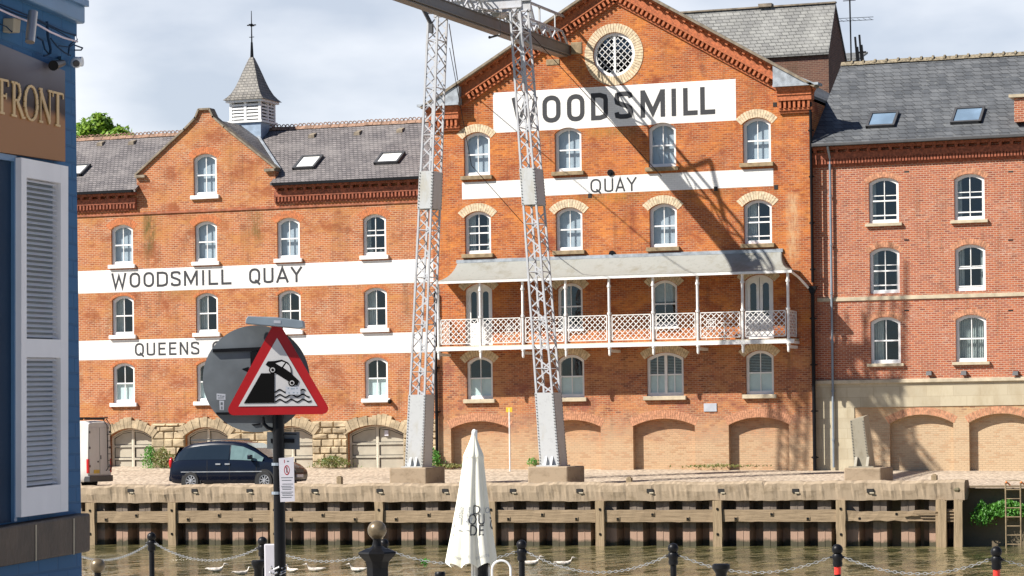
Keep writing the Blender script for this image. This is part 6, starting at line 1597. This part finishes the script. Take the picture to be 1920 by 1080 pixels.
def link(mb, c, d, flip, L=.048, w_=.027, r=.0056):
    d = d.normalized(); s_ = d.cross(Vector((0, 0, 1))).normalized(); u = s_.cross(d)
    if flip: s_ = u
    pts = []
    for k in range(10):
        a_ = 2*PI*k/10; pts.append(c+d*(L/2)*math.cos(a_)*1.15+s_*(w_/2)*math.sin(a_))
    nrm = d.cross(s_); vs = []
    for k in range(10):
        out = (pts[k]-c).normalized()
        for j in range(4):
            b_ = PI/4+PI/2*j; vs.append(pts[k]+out*math.cos(b_)*r+nrm*math.sin(b_)*r)
    mb.add(vs, [(k*4+j, ((k+1) % 10)*4+j, ((k+1) % 10)*4+(j+1) % 4, k*4+(j+1) % 4) for k in range(10) for j in range(4)])
clabs = ['galvanised chain between the blue building corner and the first bollard', 'chain slung left of the road sign pole', 'chain slung between the sign pole and the big ball topped post', 'chain passing behind the closed parasol', 'long sagging chain right of the parasol', 'chain slung above the flat capped black post', 'chain between the two red banded bollards', 'short chain running off past the right edge bollard']
ends_ = [PD(120, 1030, 42.5)]+bl_pos+[PD(2150, 1075, 31)]
for i in range(len(ends_)-1):
    A_, B_ = ends_[i], ends_[i+1]; d_ = (B_-A_); L = d_.length; q = MB()
    a0 = A_+d_.normalized()*.09; b0 = B_-d_.normalized()*.09; d_ = b0-a0; L = d_.length; sag = (.05, .075, .08, .085, .10, .10, .095, .05)[i]*L
    n_ = int(L/.047); n_ = int(n_*1.03)
    pos = [a0+d_*(k/n_)-Vector((0, 0, sag*4*(k/n_)*(1-k/n_))) for k in range(n_+1)]
    for k in range(n_): link(q, (pos[k]+pos[k+1])/2, pos[k+1]-pos[k], k % 2)
    single('chain', q, 'chrome', clabs[i], 'chain', 'chains between the bollards')
# green ribbon tied on the chain
p = PD(796, 1054, 37); q = MB(); leaves(q, p, .06, 40, .03, 1.2, .2); single('green_ribbon', q, 'weedgreen', 'small green ribbon tied to the chain left of the parasol', 'ribbon')
def ballpost(px, py_c, rpx, D, lab, cap, ballmat):
    p = PD(px, py_c, D); s_ = D/F; R_ = rpx*s_; o = thing('ornate_post', lab, 'post', (p.x, p.y, ZN), 'ball topped ornate posts')
    q = MB(); q.ball(p, R_, n=24, m=16); q.build('ball', ballmat, o, smooth=True)
    q = MB(); q.lathe([(R_*.55, p.z-R_*1.7), (R_*.42, p.z-R_*1.1), (R_*.5, p.z-R_*.8)], (p.x, p.y, 0), 16); q.lathe([(R_*1.0, p.z-R_*1.95), (R_*.55, p.z-R_*1.65)], (p.x, p.y, 0), 16); q.build('neck', 'black', o, smooth=True)
    z = p.z-R_*1.9; q = MB(); q.lathe([(cap*.58, ZN), (cap*.58, z-R_*2.0), (cap*.64, z-R_*1.4), (cap*.95, z-R_*.75), (cap*1.05, z-R_*.5), (cap, z-R_*.35), (cap*.7, z-R_*.1), (cap*.6, z)], (p.x, p.y, 0), 8, PI/8+TH); q.build('shaft', 'black', o); return o
ballpost(707, 994, 18, 25, 'large black ornate post with a worn gold ball, left of the parasol', .17, 'brassball')
ballpost(183, 1061, 14.5, 27, 'ornate post whose worn gold ball shows beside the blue building ledge', .11, 'brassball')
def flatpost(px, py, hw_, D, lab):
    p = PD(px, py, D); s_ = D/F; q = MB(); q.lathe([(hw_*s_*.62, ZN), (hw_*s_*.62, p.z-.09), (hw_*s_*.85, p.z-.06), (hw_*s_, p.z-.045), (hw_*s_, p.z-.012), (hw_*s_*.8, p.z)], (p.x, p.y, 0), 20); return single('capped_post', q, 'black', lab, 'post', 'flat capped black posts', smooth=True)
flatpost(1352, 1057, 17, 27, 'flat capped black post under the chain right of centre'); flatpost(484, 1050, 13, 27, 'flat capped dark post beside the white panel at the sign foot'); flatpost(825, 1072, 10, 27, 'flat capped black post just left of the parasol')

# ================================================================= PARASOL
DP = 32.0; pc = PD(888, 1000, DP); s_ = DP/F
pt = PD(891, 806, DP); um = thing('closed_parasol', 'closed cream canvas parasol with black printed words by the near quay', 'parasol', (pc.x, pc.y, ZN))
zb_, zt_ = PD(886, 1058, DP).z, PD(891, 812, DP).z
npl = 8; H = zt_-zb_
def prad(h):     # h 0 bottom .. 1 top
    ks = [(0, 47), (.08, 44.5), (.25, 38), (.45, 30.5), (.62, 24.5), (.78, 19.5), (.83, 19), (.9, 11.5), (.96, 6), (1, 3.5)]
    for a_, b_ in zip(ks[:-1], ks[1:]):
        if a_[0] <= h <= b_[0]: return (a_[1]+(b_[1]-a_[1])*(h-a_[0])/(b_[0]-a_[0]))*s_
    return 3*s_
def psurf(th, h, off=0.):
    r = prad(h)*(1+.0)
    amp = .20*(1-h)**.35
    f = abs(math.sin(th*npl/2+.5+.5*math.sin(h*3)))
    rr = r*(1-amp+amp*f*1.25)+off
    cxx = (pc.x+RT.x*(-5*s_)*(1-h)+RT.x*3*s_*h, pc.y+RT.y*(-5*s_)*(1-h)+RT.y*3*s_*h)
    z = zb_+H*h+(1-h)**8*.06*(f-.6)
    return Vector((cxx[0]+rr*math.cos(th), cxx[1]+rr*math.sin(th), z))
q = MB(); NT, NH = 128, 44; vs = []
for j in range(NH+1):
    for i in range(NT): vs.append(psurf(2*PI*i/NT, j/NH))
q.add(vs, [(j*NT+i, j*NT+(i+1) % NT, (j+1)*NT+(i+1) % NT, (j+1)*NT+i) for j in range(NH) for i in range(NT)]+[tuple(range(NH*NT, NH*NT+NT))])
cv = q.build('canopy', 'canvas', um, smooth=True)
q = MB(); vs = []
for j in range(2):
    for i in range(NT): vs.append(psurf(2*PI*i/NT, .815+.008*j, .004))
q.add(vs, [(i, (i+1) % NT, NT+(i+1) % NT, NT+i) for i in range(NT)]); q.build('seam', 'canvas', cv)
base_th = math.atan2(-FW.y, -FW.x)
def ptext(s, size, u0, h0, mat, ysc=1.35):
    vs, fs = text2d(s, size); q = MB(); out_ = []
    for x, y in vs:
        h = h0+y*ysc/H; th = base_th+(x+u0)/max(prad(min(max(h, 0), 1)), .05); out_.append(psurf(th, h, .005))
    q.add(out_, fs); q.build('printed_word', mat, cv)
M['print'] = plain('black_print', (.03, .03, .035), .7)
ptext('SCRE', .062, -.085, .40, 'canvasgrey'); ptext('ECTIO', .06, -.085, .358, 'canvasgrey'); ptext('1947', .085, -.075, .305, 'canvasgrey'); ptext('~~~', .09, -.09, .24, 'canvasgrey')
ptext('D', .115, .05, .385, 'print', 1.25); ptext('OU', .13, .055, .305, 'print', 1.35); ptext('DE', .13, .055, .222, 'print', 1.35); ptext('S', .12, .27, .345, 'print'); ptext('O', .12, .30, .265, 'print'); ptext('I', .12, -.22, .285, 'print'); ptext('.', .15, -.23, .22, 'print')
ptext('CO', .07, .19, .39, 'canvasgrey')
ptext('COVERED SEATS', .028, -.12, .05, 'canvasgrey'); ptext('COVERED SEATS', .028, .16, .055, 'canvasgrey')
q = MB(); q.ball(psurf(0, 1)-Vector((3*s_, 0, -.0)), .03, .03, .045, 10, 8); q.tube([pt-Vector((0, 0, .1)), pt], .024, 10); q.build('finial', 'white', um, smooth=True)
q = MB(); c_ = PD(893, 1040, DP); q.tube([(c_.x, c_.y, ZN), (c_.x, c_.y, zb_+.3)], .026, 10); q.build('pole', 'white', um, smooth=True)
q = MB(); c_ = PD(905, 1040, DP-.1); q.lathe([(.07, zb_-.14-.3), (.055, zb_-.06), (.065, zb_-.0), (.05, zb_+.03)], (c_.x, c_.y, 0), 14); q.build('crank_hub', 'black', um)
q = MB()
for px in (886, 916): c_ = PD(px, 1058, DP-.05); q.tube([(c_.x, c_.y, ZN), (c_.x, c_.y, c_.z+.05)], .018, 8)
q.build('stay', 'white', um)
q = MB(); pts_ = []
for k in range(13): a_ = PI*k/12; pts_.append(PD(940-17.5*math.cos(a_), 1068-17*math.sin(a_), DP-.6))
pts_ = [Vector((pts_[0].x, pts_[0].y, ZN+.4))]+pts_+[Vector((pts_[-1].x, pts_[-1].y, ZN+.4))]; q.tube(pts_, .013, 8)
for i_ in (0, -1):
    q.tube([pts_[i_], pts_[i_]+Vector((0, 0, -.4))], .013, 8)
q.tube([pts_[0], pts_[-1]], .012, 8); single('hoop_chair_back', q, 'white', 'white tubular hoop beside the parasol foot', 'chair', smooth=True)

# ================================================================= DUCKS
def duck(px, py, ln, head, lab, ang):
    p = PZ(px, py, ZW); s_ = ln*1.15
    o = thing('duck', lab, 'duck', (p.x, p.y, ZW), 'ducks on the river')
    q = MB(); vs = []; R = RT*head*math.cos(ang)+FW*math.sin(ang); R.normalize(); S_ = Vector((-R.y, R.x, 0))
    prof = [(-.52, .16, .02), (-.42, .17, .06), (-.25, .12, .12), (0, .10, .155), (.2, .11, .14), (.32, .15, .10), (.38, .24, .06), (.40, .32, .045), (.43, .38, .052), (.50, .385, .045), (.56, .37, .02), (.64, .362, .012), (.66, .36, .004)]
    n = 12
    for x, z, r in prof:
        for k in range(n):
            a_ = 2*PI*k/n; rz = r*(.75 if x < .3 else 1); vs.append(p+R*(x*s_)+S_*(r*math.cos(a_)*s_)+UP*((z+rz*math.sin(a_))*s_))
    q.add(vs, [(j*n+k, j*n+(k+1) % n, (j+1)*n+(k+1) % n, (j+1)*n+k) for j in range(len(prof)-1) for k in range(n)]+[tuple(range(n))])
    q.build('body', 'duckbody', o, smooth=True)
for a_ in ((404, 1072, .55, 1, 'pale duck upright on the water left of the sign pole', 0), (452, 1078, .5, 1, 'duck at the bottom edge left of the sign pole', .4), (548, 1073, .5, -1, 'duck just right of the sign pole', .8), (592, 1072, .55, -1, 'duck swimming right of the sign pole, farther right', .1),
           (672, 1072, .55, -1, 'duck beside the large ball topped post', .2), (994, 1060, .62, 1, 'pale duck on the water just right of the closed parasol', 0), (1057, 1060, .55, 1, 'duck under the long sagging chain right of the parasol', .1)): duck(*a_)
